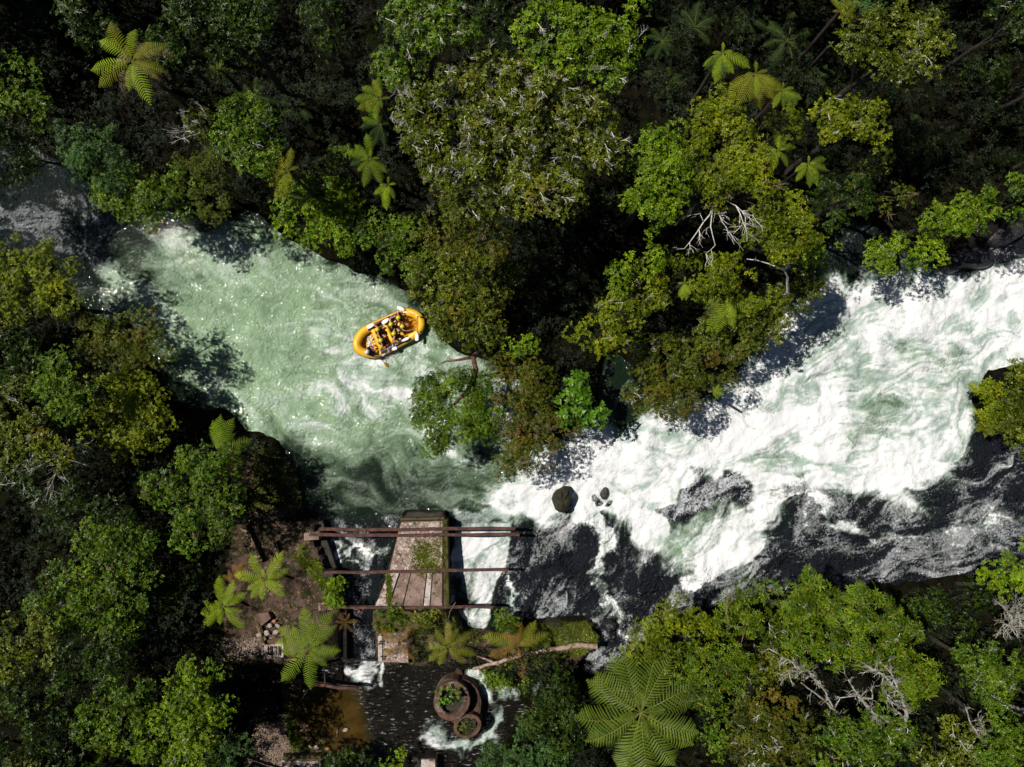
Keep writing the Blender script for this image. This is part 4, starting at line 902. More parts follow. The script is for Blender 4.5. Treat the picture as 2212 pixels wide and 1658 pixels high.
# ---------------------------------------------------------------- undergrowth: what nobody could count
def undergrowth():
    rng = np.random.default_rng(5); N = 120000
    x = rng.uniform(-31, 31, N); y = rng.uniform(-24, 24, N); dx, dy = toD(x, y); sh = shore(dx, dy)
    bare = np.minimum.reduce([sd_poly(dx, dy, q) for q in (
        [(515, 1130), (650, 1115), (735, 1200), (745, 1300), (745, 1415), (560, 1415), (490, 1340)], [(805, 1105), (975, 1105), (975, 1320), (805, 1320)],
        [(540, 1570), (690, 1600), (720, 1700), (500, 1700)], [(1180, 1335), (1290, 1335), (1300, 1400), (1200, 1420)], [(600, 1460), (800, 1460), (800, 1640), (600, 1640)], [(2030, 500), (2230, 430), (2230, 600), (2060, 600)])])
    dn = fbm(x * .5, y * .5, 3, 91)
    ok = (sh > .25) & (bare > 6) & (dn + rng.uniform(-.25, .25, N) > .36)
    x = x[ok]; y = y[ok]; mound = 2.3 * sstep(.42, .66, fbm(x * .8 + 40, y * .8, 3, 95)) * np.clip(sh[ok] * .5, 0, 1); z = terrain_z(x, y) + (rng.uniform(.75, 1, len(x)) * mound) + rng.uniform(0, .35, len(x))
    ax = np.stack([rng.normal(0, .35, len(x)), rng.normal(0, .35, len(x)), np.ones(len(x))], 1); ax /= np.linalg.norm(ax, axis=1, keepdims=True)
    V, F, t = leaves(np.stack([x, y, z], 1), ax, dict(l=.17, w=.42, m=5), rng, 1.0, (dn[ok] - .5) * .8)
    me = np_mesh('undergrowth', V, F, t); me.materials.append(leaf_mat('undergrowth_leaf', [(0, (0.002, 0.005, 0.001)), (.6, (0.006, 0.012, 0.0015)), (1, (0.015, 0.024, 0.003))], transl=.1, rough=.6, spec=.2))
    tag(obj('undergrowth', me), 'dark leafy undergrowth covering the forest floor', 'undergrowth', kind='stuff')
    # moss and grass tufts on the ruins
    N = 5200; ms = []
    for poly, n in (([(806, 1316), (965, 1316), (1060, 1372), (1000, 1380), (815, 1352)], 900), ([(1175, 1338), (1290, 1338), (1295, 1395), (1200, 1415), (1130, 1430), (1080, 1440), (1090, 1400)], 1100), ([(560, 950), (640, 1010), (655, 1090), (560, 1100)], 500),
                    ([(640, 1190), (700, 1200), (745, 1300), (735, 1310), (690, 1240)], 500), ([(600, 1560), (640, 1560), (700, 1610), (690, 1640), (620, 1640)], 700), ([(598, 1490), (650, 1500), (640, 1560), (600, 1550)], 350)):
        a = np.array(poly); q = rng.uniform(a.min(0), a.max(0), (n * 4, 2)); q = q[sd_poly(q[:, 0], q[:, 1], poly) < 0][:n]; ms.append(q)
    q = np.concatenate(ms); qp = [rng.normal((915, 1200), (14, 18), (420, 2)), rng.normal((945, 1180), (8, 20), (90, 2)), rng.normal((935, 1222), (16, 6), (120, 2)), rng.uniform((836, 1240), (845, 1305), (110, 2))]; qp = np.concatenate(qp); qp = qp[(qp[:, 1] < 1308) & (qp[:, 0] > 830) & (qp[:, 0] < 962)]; nq = len(q); q = np.concatenate([q, qp]); X = (q[:, 0] - 1106) * PX; Y = -(q[:, 1] - 829) * PX; Z = terrain_z(X, Y) + .05; Z[nq:] = PT + .06; X[nq:] *= (CAMZ - PT) / CAMZ; Y[nq:] *= (CAMZ - PT) / CAMZ
    ax = np.stack([rng.normal(0, .3, len(X)), rng.normal(0, .3, len(X)), np.ones(len(X))], 1); ax /= np.linalg.norm(ax, axis=1, keepdims=True)
    V, F, t = leaves(np.stack([X, Y, Z], 1), ax, dict(l=.13, w=.3, m=7), rng)
    me = np_mesh('grass_tufts', V, F, t); me.materials.append(SPECIES['olive']['mat'])
    tag(obj('grass_tufts', me), 'olive grass and moss tufts on the ruins and banks', 'grass', kind='stuff')
    # fallen leaves and rubble crumbs
    N = 5200
    qs = []
    for poly, n in (([(540, 1575), (640, 1575), (700, 1640), (700, 1680), (500, 1680)], 1900), ([(480, 1365), (615, 1355), (600, 1405), (490, 1410)], 700), ([(525, 1130), (690, 1130), (740, 1300), (700, 1400), (540, 1340)], 900), ([(1190, 1340), (1290, 1340), (1290, 1395), (1200, 1410)], 350), ([(595, 1485), (660, 1490), (650, 1560), (610, 1570)], 300), ([(560, 960), (650, 1010), (655, 1110), (540, 1120)], 300)):
        a = np.array(poly); q = rng.uniform(a.min(0), a.max(0), (n * 3, 2)); q = q[sd_poly(q[:, 0], q[:, 1], poly) < 0][:n]; qs.append(q)
    q = np.concatenate(qs); X = (q[:, 0] - 1106) * PX; Y = -(q[:, 1] - 829) * PX; Z = np.maximum(terrain_z(X, Y), -1.16) + .03
    ax = np.stack([rng.normal(0, .5, len(X)), rng.normal(0, .5, len(X)), np.ones(len(X))], 1); ax /= np.linalg.norm(ax, axis=1, keepdims=True)
    V, F, t = leaves(np.stack([X, Y, Z], 1), ax, dict(l=.09, w=.5, m=1), rng, 1.0, rng.uniform(-.5, .5, len(X)))
    me = np_mesh('leaf_litter', V, F, t); me.materials.append(leaf_mat('dry_leaf', [(0, (0.05, 0.03, 0.02)), (.5, (0.20, 0.13, 0.08)), (.85, (0.36, 0.29, 0.22)), (1, (0.45, 0.26, 0.02))], transl=.05))
    tag(obj('leaf_litter', me), 'dry fallen leaves scattered over earth and gravel', 'leaf litter', kind='stuff')
undergrowth()

# ---------------------------------------------------------------- dead trees and bare branches
def dead_tree(paths, label, mat=greybark, r=.11, tufts=0, seed=1, name='dead_tree', twd=2, cat='dead tree', twL=.38, spread=.6, tr=.02):
    """paths: [(px,py,z), ...] from the base outwards; the first is the trunk, the others its branches"""
    pr = random.Random(seed)
    b = P(*paths[0][0]); t = thing(name, b, label, cat)
    mb = MB(); tips = []
    for i, pa in enumerate(paths):
        pts = [P(*q) - b for q in pa]
        # subdivide with wobble
        out = [pts[0]]
        for a, c in zip(pts[:-1], pts[1:]):
            n = max(2, int((c - a).length / .35))
            for k in range(1, n + 1):
                out.append(a.lerp(c, k / n) + (Vector((pr.uniform(-1, 1), pr.uniform(-1, 1), pr.uniform(-1, 1))) * .035 if k < n else Vector()))
        rr = r * (1 if i == 0 else .55)
        w = [rr * (1 - .75 * k / (len(out) - 1)) for k in range(len(out))]
        o = MB(); o.tube(out, w, 6, jitter=.12, rng=pr)
        o.build('trunk' if i == 0 else 'branch', mat, t, smooth=True)
        tips += [(out[k], (out[k] - out[k - 1]).normalized()) for k in range(max(1, len(out) // 3), len(out))]
    if tufts:
        o = MB()
        for _ in range(tufts):
            q, d = pr.choice(tips)
            nd = (d * .7 + Vector((pr.uniform(-1, 1), pr.uniform(-1, 1), pr.uniform(0, .7))) * .8).normalized()
            twig_tree(o, q, nd, twL * pr.uniform(.5, 1.1), tr, twd, pr, spread)
        tag(o.build('dead_twigs', mat, t), kind='stuff')
    return t
dead_tree([[(1900, 1620, 2.5), (1820, 1550, 4.5), (1770, 1505, 6), (1730, 1475, 7)], [(1800, 1532, 5), (1770, 1470, 6.4)]], 'dead grey trunk lying diagonal, left of the curved dead tree', tufts=10, seed=1)
dead_tree([[(1790, 1500, 4), (1745, 1450, 6.3), (1690, 1420, 7.4), (1662, 1402, 7.8)], [(1745, 1450, 6.3), (1715, 1450, 6.8), (1695, 1460, 7)]], 'wispy pale dead tree reaching toward the sunlit green tree', r=.08, tufts=60, seed=2, twL=.4, spread=.4)
dead_tree([[(1985, 1612, 2.5), (1940, 1572, 4.5), (1880, 1535, 6), (1845, 1490, 7), (1832, 1468, 7.4)], [(1880, 1535, 6), (1850, 1502, 6.8), (1815, 1508, 7)], [(1858, 1508, 6.6), (1885, 1510, 7.1), (1882, 1490, 7.4)]], 'forked lichen-covered dead tree left of the bow-shaped dead trunk', r=.12, tufts=46, seed=3)
dead_tree([[(1950, 1588, 4), (1958, 1545, 5.5), (1945, 1500, 6.5), (1910, 1460, 7.2), (1876, 1442, 7.6)], [(1958, 1560, 5), (1930, 1530, 6), (1915, 1500, 6.6)], [(1945, 1500, 6.5), (1925, 1455, 7.2), (1900, 1430, 7.5)]], 'bow-shaped dead tree thick with grey lichen at lower right', r=.13, tufts=90, seed=4, spread=.45, twL=.34)
dead_tree([[(2130, 1612, 3.5), (2115, 1590, 5), (2095, 1560, 6), (2085, 1530, 6.6)], [(2130, 1612, 3.5), (2128, 1580, 5), (2112, 1545, 6)]], 'short twin-stemmed grey dead tree near the bottom right corner', r=.10, tufts=30, seed=5, spread=.5)
dead_tree([[(2212, 1535, 3), (2160, 1515, 5), (2110, 1480, 6.2)], [(2160, 1515, 5), (2150, 1480, 6)]], 'grey dead trunk crossing the green tree at the right edge', r=.08, tufts=12, seed=6)
dead_tree([[(2100, 1540, 2.5), (2050, 1500, 4), (2010, 1465, 5.5)]], 'mossy leaning trunk in the dark gap at lower right', mat=bark, r=.09, tufts=4, seed=7)
dead_tree([[(2200, 1380, 3), (2190, 1340, 5), (2165, 1310, 6)], [(2190, 1340, 5), (2205, 1310, 6)], [(2195, 1360, 4), (2165, 1350, 5.6)]], 'bare grey twiggy tree at the right edge', r=.06, tufts=70, seed=8, twL=.65)
dead_tree([[(1950, 1628, 3), (1850, 1622, 5), (1800, 1640, 5.6)], [(1850, 1622, 5), (1820, 1610, 5.8)]], 'pale dead branch along the bottom edge at lower right', r=.07, tufts=8, seed=9)
dead_tree([[(1560, 425, 8.2), (1540, 450, 9.6), (1520, 480, 9.8), (1500, 510, 9.8), (1478, 538, 9.7)], [(1540, 450, 9.6), (1535, 490, 9.9), (1545, 530, 9.8), (1525, 548, 9.6)], [(1560, 425, 8.8), (1590, 445, 9.9), (1610, 470, 9.9), (1625, 465, 9.8)], [(1545, 440, 9.3), (1560, 480, 10), (1575, 500, 9.8)], [(1590, 445, 9.9), (1605, 480, 9.9), (1600, 500, 9.7)], [(1520, 480, 9.8), (1512, 462, 10)]],
          'bare white branching dead tree in the yellow-green canopy above the rapid', mat=whitetwig, r=.055, tufts=26, seed=10, twL=.5, tr=.014)
dead_tree([[(1700, 640, 6.5), (1702, 600, 7.8), (1694, 585, 8.2), (1660, 570, 8.3), (1613, 560, 8.2)], [(1694, 585, 8.2), (1705, 570, 8.4), (1715, 555, 8.6)]], 'thick smooth white limb arching over the gap above the rapid', mat=whitetwig, r=.075, tufts=4, seed=11, name='bare_branch', cat='branch', tr=.014)
dead_tree([[(415, 290, 6.6), (400, 285, 7.6), (388, 282, 8)], [(400, 285, 7.6), (392, 300, 7.9), (378, 294, 8)], [(400, 285, 7.6), (398, 262, 8)]], 'bare white twiggy branch sticking out of the scraggly small tree', mat=whitetwig, r=.035, tufts=16, seed=12, name='bare_branch', cat='branch', twL=.4, tr=.012)
dead_tree([[(200, 1010, 4.6), (130, 985, 5.6), (60, 1020, 6)], [(130, 985, 5.6), (110, 1060, 5.8)], [(130, 985, 5.6), (180, 960, 5.9)]], 'dim grey bare branches over the left edge woods', r=.04, tufts=34, seed=13, name='bare_branch', cat='branch', tr=.014)
dead_tree([[(880, 205, 9), (870, 195, 10.2), (855, 180, 10.8)], [(868, 200, 10), (850, 205, 10.6)]], 'pale lichened branch at the lower left of the glossy grey-green crown', r=.03, tufts=22, seed=14, name='bare_branch', cat='branch', tr=.013)
dead_tree([[(1620, 1340, 2.5), (1612, 1355, 5.6), (1575, 1350, 5.9), (1568, 1320, 6.1), (1570, 1285, 6)], [(1612, 1355, 5.6), (1600, 1395, 5.9)]], 'thin bare brown stem over the darker tree by the rapids', mat=browntwig, r=.045, tufts=4, seed=15, name='bare_branch', cat='branch', tr=.012)
# the limb that reaches over the pool, with its own airy crown
t_ = tree([(925, 860, 30, 34), (950, 835, 24, 26), (985, 830, 30, 26), (1030, 835, 28, 28), (930, 900, 34, 30), (1010, 880, 34, 26), (960, 940, 36, 26), (1040, 900, 32, 30), (955, 965, 26, 16), (1030, 930, 30, 22)], 3.4, 'green',
          'airy dark green tree on a reddish limb hanging over the pool foam', dens=1.5, trunkmat=redbark, base=(1060, 745), kz=.5, rad_trunk=.001)
o_ = MB(); b_ = t_.location; pr_ = random.Random(3)
for pa, rr in (([(1062, 745, .6), (1030, 765, 2.2), (1020, 775, 2.9)], .20), ([(1022, 772, 2.8), (1028, 800, 3.0), (1022, 825, 3.1), (1005, 850, 3.2), (975, 880, 3.3)], .15), ([(1022, 772, 2.8), (990, 778, 2.9), (960, 782, 2.8)], .09), ([(1022, 826, 3.1), (1040, 860, 3.2)], .07), ([(1000, 855, 3.2), (1010, 900, 3.2), (1030, 930, 3.2)], .06), ([(975, 880, 3.3), (940, 900, 3.3), (925, 870, 3.4)], .05), ([(975, 880, 3.3), (965, 940, 3.2)], .05), ([(960, 782, 2.8), (945, 790, 2.7)], .04)):
    pts = [P(*q) - b_ for q in pa]; o_.tube(pts, [rr * (1 - .55 * i / (len(pts) - 1)) for i in range(len(pts))], 7, jitter=.2, rng=pr_)
o_.build('limb', redbark, t_, smooth=True)
# ================================================================ ruins, rocks, logs
def concrete(name, a, b, moss=.55, lich=.5):
    t = NT(name); n = t.noise(1.7, 9, .68); f = t.noise(16, 5, .7)
    c = t.mix(t.mr(n, .36, .6), a, b)
    c = t.mix(t.mr(t.noise(7, 7, .72, .4), lich, lich + .1), c, (0.55, 0.50, 0.47))
    c = t.mix(t.mr(t.noise(3.2, 8, .7, .5), moss, moss + .07), c, (0.045, 0.05, 0.010))
    c = t.mix(t.mr(f, .56, .66), c, (0.10, 0.06, 0.05))
    c = t.mix(t.mr(t.noise(1.1, 6, .7, .5), .54, .66), c, (0.15, 0.055, 0.022))
    t.set(color=c, rough=.9, spec=.25, normal=t.bump(t.math('ADD', f, t.math('MULTIPLY', n, 1.5)), .9, .03))
    return t.m
C_pink = concrete('weathered_pink_concrete', (0.30, 0.215, 0.18), (0.17, 0.115, 0.09), .56, .58)
C_lich = concrete('lichened_concrete', (0.30, 0.21, 0.18), (0.20, 0.13, 0.10), .56, .50)
C_moss = simple('mossy_concrete', (0.030, 0.034, 0.008), (0.085, 0.075, 0.022), 3, .95, 1, .04, .2, 7, c3=(0.10, 0.065, 0.04))
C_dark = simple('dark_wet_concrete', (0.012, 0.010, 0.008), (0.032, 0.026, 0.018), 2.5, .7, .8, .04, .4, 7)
C_white = concrete('whitish_concrete', (0.52, 0.46, 0.42), (0.34, 0.26, 0.22), .66, .48)
rust = simple('rusty_steel', (0.050, 0.022, 0.017), (0.115, 0.050, 0.036), 4, .85, .9, .015, .4, 7, c3=(0.045, 0.025, 0.022))
rustring = simple('rust_brown_ring', (0.060, 0.032, 0.022), (0.12, 0.066, 0.046), 3, .9, .9, .02, .3, 8, c3=(0.20, 0.16, 0.14))
rustdark = simple('dark_rust', (0.035, 0.018, 0.013), (0.08, 0.045, 0.032), 3, .9, .8, .02, .3, 7)
old_wood = simple('old_grey_timber', (0.10, 0.065, 0.035), (0.26, 0.19, 0.11), 4, .9, 1, .03, .2, 8, c3=(0.06, 0.05, 0.02))
red_wood = simple('reddish_timber', (0.13, 0.06, 0.035), (0.25, 0.13, 0.085), 5, .85, .7, .02)
pale_wood = simple('pale_barkless_log', (0.20, 0.13, 0.09), (0.42, 0.31, 0.25), 5, .85, .7, .02, c3=(0.14, 0.08, 0.04))
stone_white = simple('whitish_pink_stone', (0.26, 0.18, 0.16), (0.50, 0.42, 0.39), 6, .85, .8, .03)
stone_orange = simple('orange_stone', (0.30, 0.12, 0.055), (0.48, 0.24, 0.14), 6, .85, .8, .03)
stone_black = simple('mossy_black_rock', (0.010, 0.010, 0.006), (0.030, 0.028, 0.010), 2.5, .8, 1, .06, .4, 8, c3=(0.045, 0.06, 0.008))
iron_grey = simple('dull_grey_iron', (0.10, 0.09, 0.085), (0.22, 0.2, 0.19), 6, .6, .5, .01)
prng = random.Random(9)

def quad(pts, z): return [P(x, y, z).xy for x, y in pts]

# --- the pier
pier = thing('concrete_pier', P(890, 1220, -1.0), 'tapering pinkish concrete pier standing between the two channels', 'pier')
off = pier.location
def part(name, ring, z0, z1, mat, parent=pier, bevel=.03, jit=0.0, smooth=False, label=None, kind=None):
    o = MB(); b = Vector(parent.location) if parent is not None else Vector()
    o.prism([(q[0] - b.x, q[1] - b.y) for q in ring], z0 - b.z, z1 - b.z, bevel, jit, prng)
    x = o.build(name, mat, parent)
    if label: x['label'] = label
    if kind: x['kind'] = kind
    return x
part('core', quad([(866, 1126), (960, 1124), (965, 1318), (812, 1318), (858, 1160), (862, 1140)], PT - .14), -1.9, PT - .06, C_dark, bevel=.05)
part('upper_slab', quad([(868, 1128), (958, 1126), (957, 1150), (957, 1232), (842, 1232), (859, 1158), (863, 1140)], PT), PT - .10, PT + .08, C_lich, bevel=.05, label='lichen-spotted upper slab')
part('moss_edge', quad([(958, 1124), (966, 1124), (970, 1312), (958, 1312)], PT - .05), -1.2, PT - .01, C_moss, bevel=.05, label='mossy right edge')
for a, b, c, d, m_ in (((841, 1239), (840, 1239), 0, 0, None),):
    pass
def xs(t, y):   # left slanted edge and right edge of the lower slab
    l = 840 + (811 - 840) * (y - 1238) / 70; r = 957
    return l + (r - l) * t
for t0, t1, m_ in ((0, .19, C_white), (.215, .40, C_pink), (.415, .70, C_pink), (.715, .80, C_white), (.815, .99, C_pink)):
    part('slab_strip', quad([(xs(t0, 1238), 1238), (xs(t1, 1238), 1238), (xs(t1, 1309), 1309), (xs(t0, 1309), 1309)], PT), PT - .10, PT + .05 + prng.uniform(-.015, .02), m_, bevel=.025)
part('broken_toe', quad([(878, 1108), (905, 1104), (935, 1109), (960, 1106), (962, 1127), (868, 1128)], .6), -1.6, .55, C_dark, bevel=.12, jit=.05)
part('ledge', quad([(866, 1120), (960, 1118), (960, 1127), (864, 1127)], .9), -1.2, .85, C_moss, bevel=.04)
part('lower_end', quad([(806, 1318), (968, 1318), (972, 1352), (900, 1362), (806, 1358)], .8), -1.8, .9, C_moss, bevel=.10, jit=.03, label='mossy lower end')
ruin = thing('ruined_wall', P(830, 1400, -1.2), 'low pale-edged ruined wall under the withered fern beside the left weir', 'wall')
part('wall_block', quad([(817, 1364), (880, 1366), (884, 1432), (817, 1430)], .7), -1.8, .78, C_lich, ruin, .05, .03)
part('wall_block', quad([(886, 1368), (1000, 1372), (1010, 1436), (886, 1436)], .5), -1.8, .5, C_moss, ruin, .08, .05)
part('coping', quad([(817, 1366), (826, 1366), (826, 1428), (817, 1428)], .8), .74, .86, C_white, ruin, .02)

# --- steel beams across the channels
def beam(p0, p1, z, w, hgt, label, mat=rust, name='steel_beam', cat='beam', kinks=()):
    a = P(*p0, z); b = P(*p1, z); c = (a + b) / 2; t = thing(name, c, label, cat)
    pts = [a] + [P(*k, z + .01) for k in kinks] + [b]
    d = (b - a).normalized(); s = Vector((-d.y, d.x, 0)) * w / 2
    # an I-shaped profile: two flanges and a web
    for nm, ww, z0, z1 in (('top_flange', 1, 0, .03), ('web', .28, -hgt + .03, 0), ('bottom_flange', .9, -hgt, -hgt + .03)):
        V = []; F = []; n = 14
        for i in range(n + 1):
            f = i / n; q = a.lerp(b, f) - c; q += Vector((0, 0, .02 * math.sin(f * 9))) + s * (.35 * math.sin(f * 7 + a.x) + .2 * math.sin(f * 23))
            e = (prng.uniform(-.02, .02), prng.uniform(-.02, .02))
            V += [q + s * (ww + e[0] * 8) + Vector((0, 0, z0)), q - s * (ww + e[1] * 8) + Vector((0, 0, z0)), q - s * (ww + e[1] * 8) + Vector((0, 0, z1)), q + s * (ww + e[0] * 8) + Vector((0, 0, z1))]
        for i in range(n):
            for k in range(4): F.append((i * 4 + k, i * 4 + (k + 1) % 4, i * 4 + 4 + (k + 1) % 4, i * 4 + 4 + k))
        F += [(3, 2, 1, 0), (n * 4, n * 4 + 1, n * 4 + 2, n * 4 + 3)]
        o = MB(); o.add(V, F); o.build(nm, mat, t)
    return t
BZ = PT + .36
beam((688, 1145), (1112, 1143), BZ, .14, .2, 'rusty steel beam farthest upstream across both channels, upper of the close pair')
beam((668, 1157), (1122, 1156), BZ, .13, .2, 'rusty steel beam of the close pair nearer the middle of the pier')
beam((700, 1238), (1098, 1232), BZ, .115, .2, 'single rusty beam crossing the middle of the concrete pier')
beam((692, 1312), (1064, 1313), BZ - .25, .12, .2, 'rusty beam along the lower end of the concrete pier')
beam((590, 1471), (772, 1488), -.1, .17, .2, 'long rusty rail along the head of the brown pond')
beam((741, 1427), (816, 1427), -.02, .10, .16, 'thin dark sill beam at the lip of the left weir', C_dark, 'sill_beam')
for (x0, y0, x1, y1) in ((664, 1150, 690, 1161),):
    s_ = thing('beam_seat', P(676, 1156, 1), 'pale concrete block under the left ends of the close pair of beams', 'block')
    part('seat_block', quad([(660, 1150), (692, 1148), (692, 1164), (660, 1166)], 1.0), .2, BZ - .21, C_pink, s_, .03)
s_ = thing('beam_seat', P(704, 1310, 1), 'pinkish concrete block under the left end of the lowest beam', 'block')
part('seat_block', quad([(686, 1302), (722, 1300), (724, 1318), (688, 1320)], 1.0), .3, BZ - .46, C_pink, s_, .04)
s_ = thing('beam_seat', P(712, 1238, 1), 'mossy block carrying the left end of the middle beam', 'block')
part('seat_block', quad([(698, 1232), (722, 1231), (724, 1245), (700, 1246)], 1.0), .3, BZ - .21, C_dark, s_, .04)
# --- channel wall
wall = thing('channel_wall', P(730, 1290, -1), 'dark slanting concrete wall along the left side of the left channel', 'wall')
part('wall_panel', quad([(686, 1128), (697, 1126), (706, 1168), (748, 1290), (736, 1294), (692, 1172)], .5), -1.6, .5, C_dark, wall, .04, .02)
part('wall_panel', quad([(736, 1296), (748, 1292), (749, 1426), (737, 1426)], .5), -1.8, .5, C_dark, wall, .04, .02)
def plank(p0, p1, z, w, th, label, mat, name='timber_plank', cat='plank', tilt=0.0, z2=None):
    a = P(*p0, z); b = P(*p1, z if z2 is None else z2); c = (a + b) / 2; d = (b - a); L = d.length; d.normalize(); s = Vector((-d.y, d.x, 0))
    o = MB(); n = 8; V = []; F = []
    for i in range(n + 1):
        q = a.lerp(b, i / n) - c; e1 = prng.uniform(-.12, .12) * w; e2 = prng.uniform(-.12, .12) * w
        if i in (0, n): q += d * prng.uniform(-.08, .08)
        V += [q + s * (w / 2 + e1) - Vector((0, 0, th)), q - s * (w / 2 + e2) - Vector((0, 0, th)), q - s * (w / 2 + e2), q - s * w * .1 + Vector((0, 0, prng.uniform(0, .03))), q + s * (w / 2 + e1)]
    for i in range(n):
        for k in range(5): F.append((i * 5 + k, i * 5 + (k + 1) % 5, i * 5 + 5 + (k + 1) % 5, i * 5 + 5 + k))
    F += [(4, 3, 2, 1, 0), tuple(n * 5 + k for k in range(5))]
    o.add(V, F); x = o.build(name, mat, None, loc=c); tag(x, label, cat); return x
plank((526, 1140), (560, 1212), 1.35, .30, .12, 'wide splintered old timber left of the earth yard', old_wood)
plank((591, 1170), (601, 1200), 1.3, .15, .10, 'short narrow timber behind the star-shadowed lime fern', old_wood)
plank((551, 1334), (571, 1398), 1.35, .12, .08, 'thin weathered board leaning at the broken corner of the yard', old_wood)
plank((756, 1306), (790, 1309), .12, .10, .06, 'short floating brown stick beside the lowest beam', red_wood, 'stick', 'stick')
plank((772, 1312), (776, 1324), .10, .12, .06, 'stubby reddish driftwood piece below the lowest beam', red_wood, 'stick', 'stick')
plank((640, 1586), (669, 1566), -1.02, .10, .08, 'stick lying on gravel at the edge of the brown pond', red_wood, 'stick', 'stick')
plank((730, 1570), (727, 1592), -1.12, .05, .04, 'thin pale stick floating upright in the brown pond', pale_wood, 'stick', 'stick')
plank((582, 1424), (594, 1462), .2, .07, .05, 'dim leaning pole below the slotted concrete slab', old_wood, 'pole', 'pole', z2=-.5)
plank((700, 1440), (702, 1480), .1, .07, .06, 'dark upright board behind the long rail', C_dark)
plank((652, 1512), (668, 1486), -1.05, .07, .06, 'pale twig sticking into the head of the brown pond', pale_wood, 'stick', 'stick')
slab = thing('broken_slab', P(568, 1336, 1.1), 'flat brown broken slab at the corner of the yard', 'slab')
part('slab_top', quad([(553, 1326), (580, 1323), (586, 1336), (566, 1352), (551, 1340)], 1.3), 1.0, 1.35, simple('brown_slab', (0.12, 0.065, 0.045), (0.17, 0.10, 0.075), 3, .85, .5, .02), slab, .02)
gr = thing('slotted_slab', P(590, 1408, .6), 'pale concrete slab with dark slots at the yard corner left of the broad fern', 'slab')
part('slab_base', quad([(570, 1390), (612, 1388), (612, 1422), (570, 1422)], 1.1), .3, 1.05, C_white, gr, .02)
part('slab_back', quad([(572, 1384), (612, 1376), (612, 1389), (571, 1393)], 1.1), .5, 1.16, C_moss, gr, .03)
for k in range(4):
    part('slot_rib', quad([(574 + k * 9, 1397), (579 + k * 9, 1397), (579 + k * 9, 1416), (574 + k * 9, 1416)], 1.1), 1.04, 1.13, rustdark if k % 2 else C_lich, gr, .01)
part('front_lip', quad([(570, 1418), (640, 1424), (640, 1428), (570, 1424)], 1.1), .7, 1.10, C_pink, gr, .01)
st = thing('concrete_step', P(652, 1645, -1.2), 'concrete step with a pale tread at the bottom edge left of the shrub', 'step')
part('step_riser', quad([(612, 1630), (695, 1632), (695, 1644), (612, 1642)], -.7), -1.5, -.62, C_moss, st, .02)
part('step_tread', quad([(610, 1643), (694, 1645), (694, 1690), (608, 1690)], -.4), -1.5, -.35, C_lich, st, .02)
st = thing('concrete_block', P(918, 1650, -1.6), 'square concrete block in the water at the bottom edge', 'block')
part('block_body', quad([(892, 1638), (944, 1640), (946, 1700), (890, 1700)], -.6), -2.2, -.6, C_dark, st, .03)
part('block_cap', quad([(910, 1642), (940, 1642), (942, 1690), (908, 1690)], -.5), -.62, -.5, C_white, st, .02)

# --- rusty rings in the lower pool
rings = thing('rusty_ring_casing', P(985, 1530, -1.8), 'rust-brown casing of two joined rings standing in the foaming pool', 'casing')
rb = rings.location
def ring(name, c, ro, ri, z0, z1, mat, squash=(1, 1), rot=0, tilt=0):
    o = MB(); n = 40; c = P(*c, z1) - rb; ko = (CAMZ - z1) / CAMZ * PX; V = []; F = []
    prof = [(ro, z0), (ro, z1 - .05), (ro - (ro - ri) * .12, z1), (ri + (ro - ri) * .12, z1 + .01), (ri, z1 - .05), (ri, z0 + .15)]
    for i in range(n):
        a = 2 * math.pi * i / n; j = prng.uniform(-.012, .012)
        for k, (r_, z_) in enumerate(prof):
            rr = r_ * ko * (1 + j); x = math.cos(a) * rr * squash[0]; y = math.sin(a) * rr * squash[1]
            V.append(Vector((c.x + x * math.cos(rot) - y * math.sin(rot), c.y + x * math.sin(rot) + y * math.cos(rot), z_ - rb.z + x * tilt + prng.uniform(-.008, .008))))
    m = len(prof)
    for i in range(n):
        for k in range(m - 1): F.append((i * m + k, i * m + k + 1, ((i + 1) % n) * m + k + 1, ((i + 1) % n) * m + k))
    o.add(V, F); return o.build(name, mat, rings, smooth=False)
ring('outer_drum', (1000, 1520), 42, 38, -2.2, -.5, rustdark, (.95, 1.25), .1)
part('drum_top', quad([(1000 + 39 * math.cos(a) * .95, 1520 + 39 * math.sin(a) * 1.25) for a in np.linspace(0, 6.28, 24, endpoint=False)], -.5), -.9, -.56, rustdark, rings, .02)
ring('large_ring', (976, 1516), 39, 25, -2.2, .12, rustring, (1, 1.1), -.3)
ring('small_ring', (1010, 1570), 29, 21, -2.2, -.1, rustring, (1.08, .88), .45)
for c, r_, z in (((978, 1514), 25, -.1), ((1008, 1566), 21, -.25)):
    part('soil_fill', quad([(c[0] + r_ * math.cos(a) * 1.0, c[1] + r_ * math.sin(a)) for a in np.linspace(0, 6.28, 18, endpoint=False)], z), z - .3, z - .12, C_dark, rings, .01)
part('rust_scrap', quad([(978, 1495), (990, 1490), (1000, 1506), (990, 1508)], .5), .2, .5, rustdark, rings, .02)
tree([(966, 1503, 5, 5), (985, 1499, 5, 4), (960, 1513, 4, 5)], .1, 'large', 'bright big-leaved weed growing inside the large rusty ring', name='weed', cat='weed', kz=.4, lscale=.45, dens=.5, base=(975, 1512))
tree([(1006, 1566, 9, 9), (1000, 1570, 6, 6)], -.35, 'olive', 'ferny green weed filling the small rusty ring', name='weed', cat='weed', kz=.3, lscale=.6, dens=.6, base=(1006, 1566))

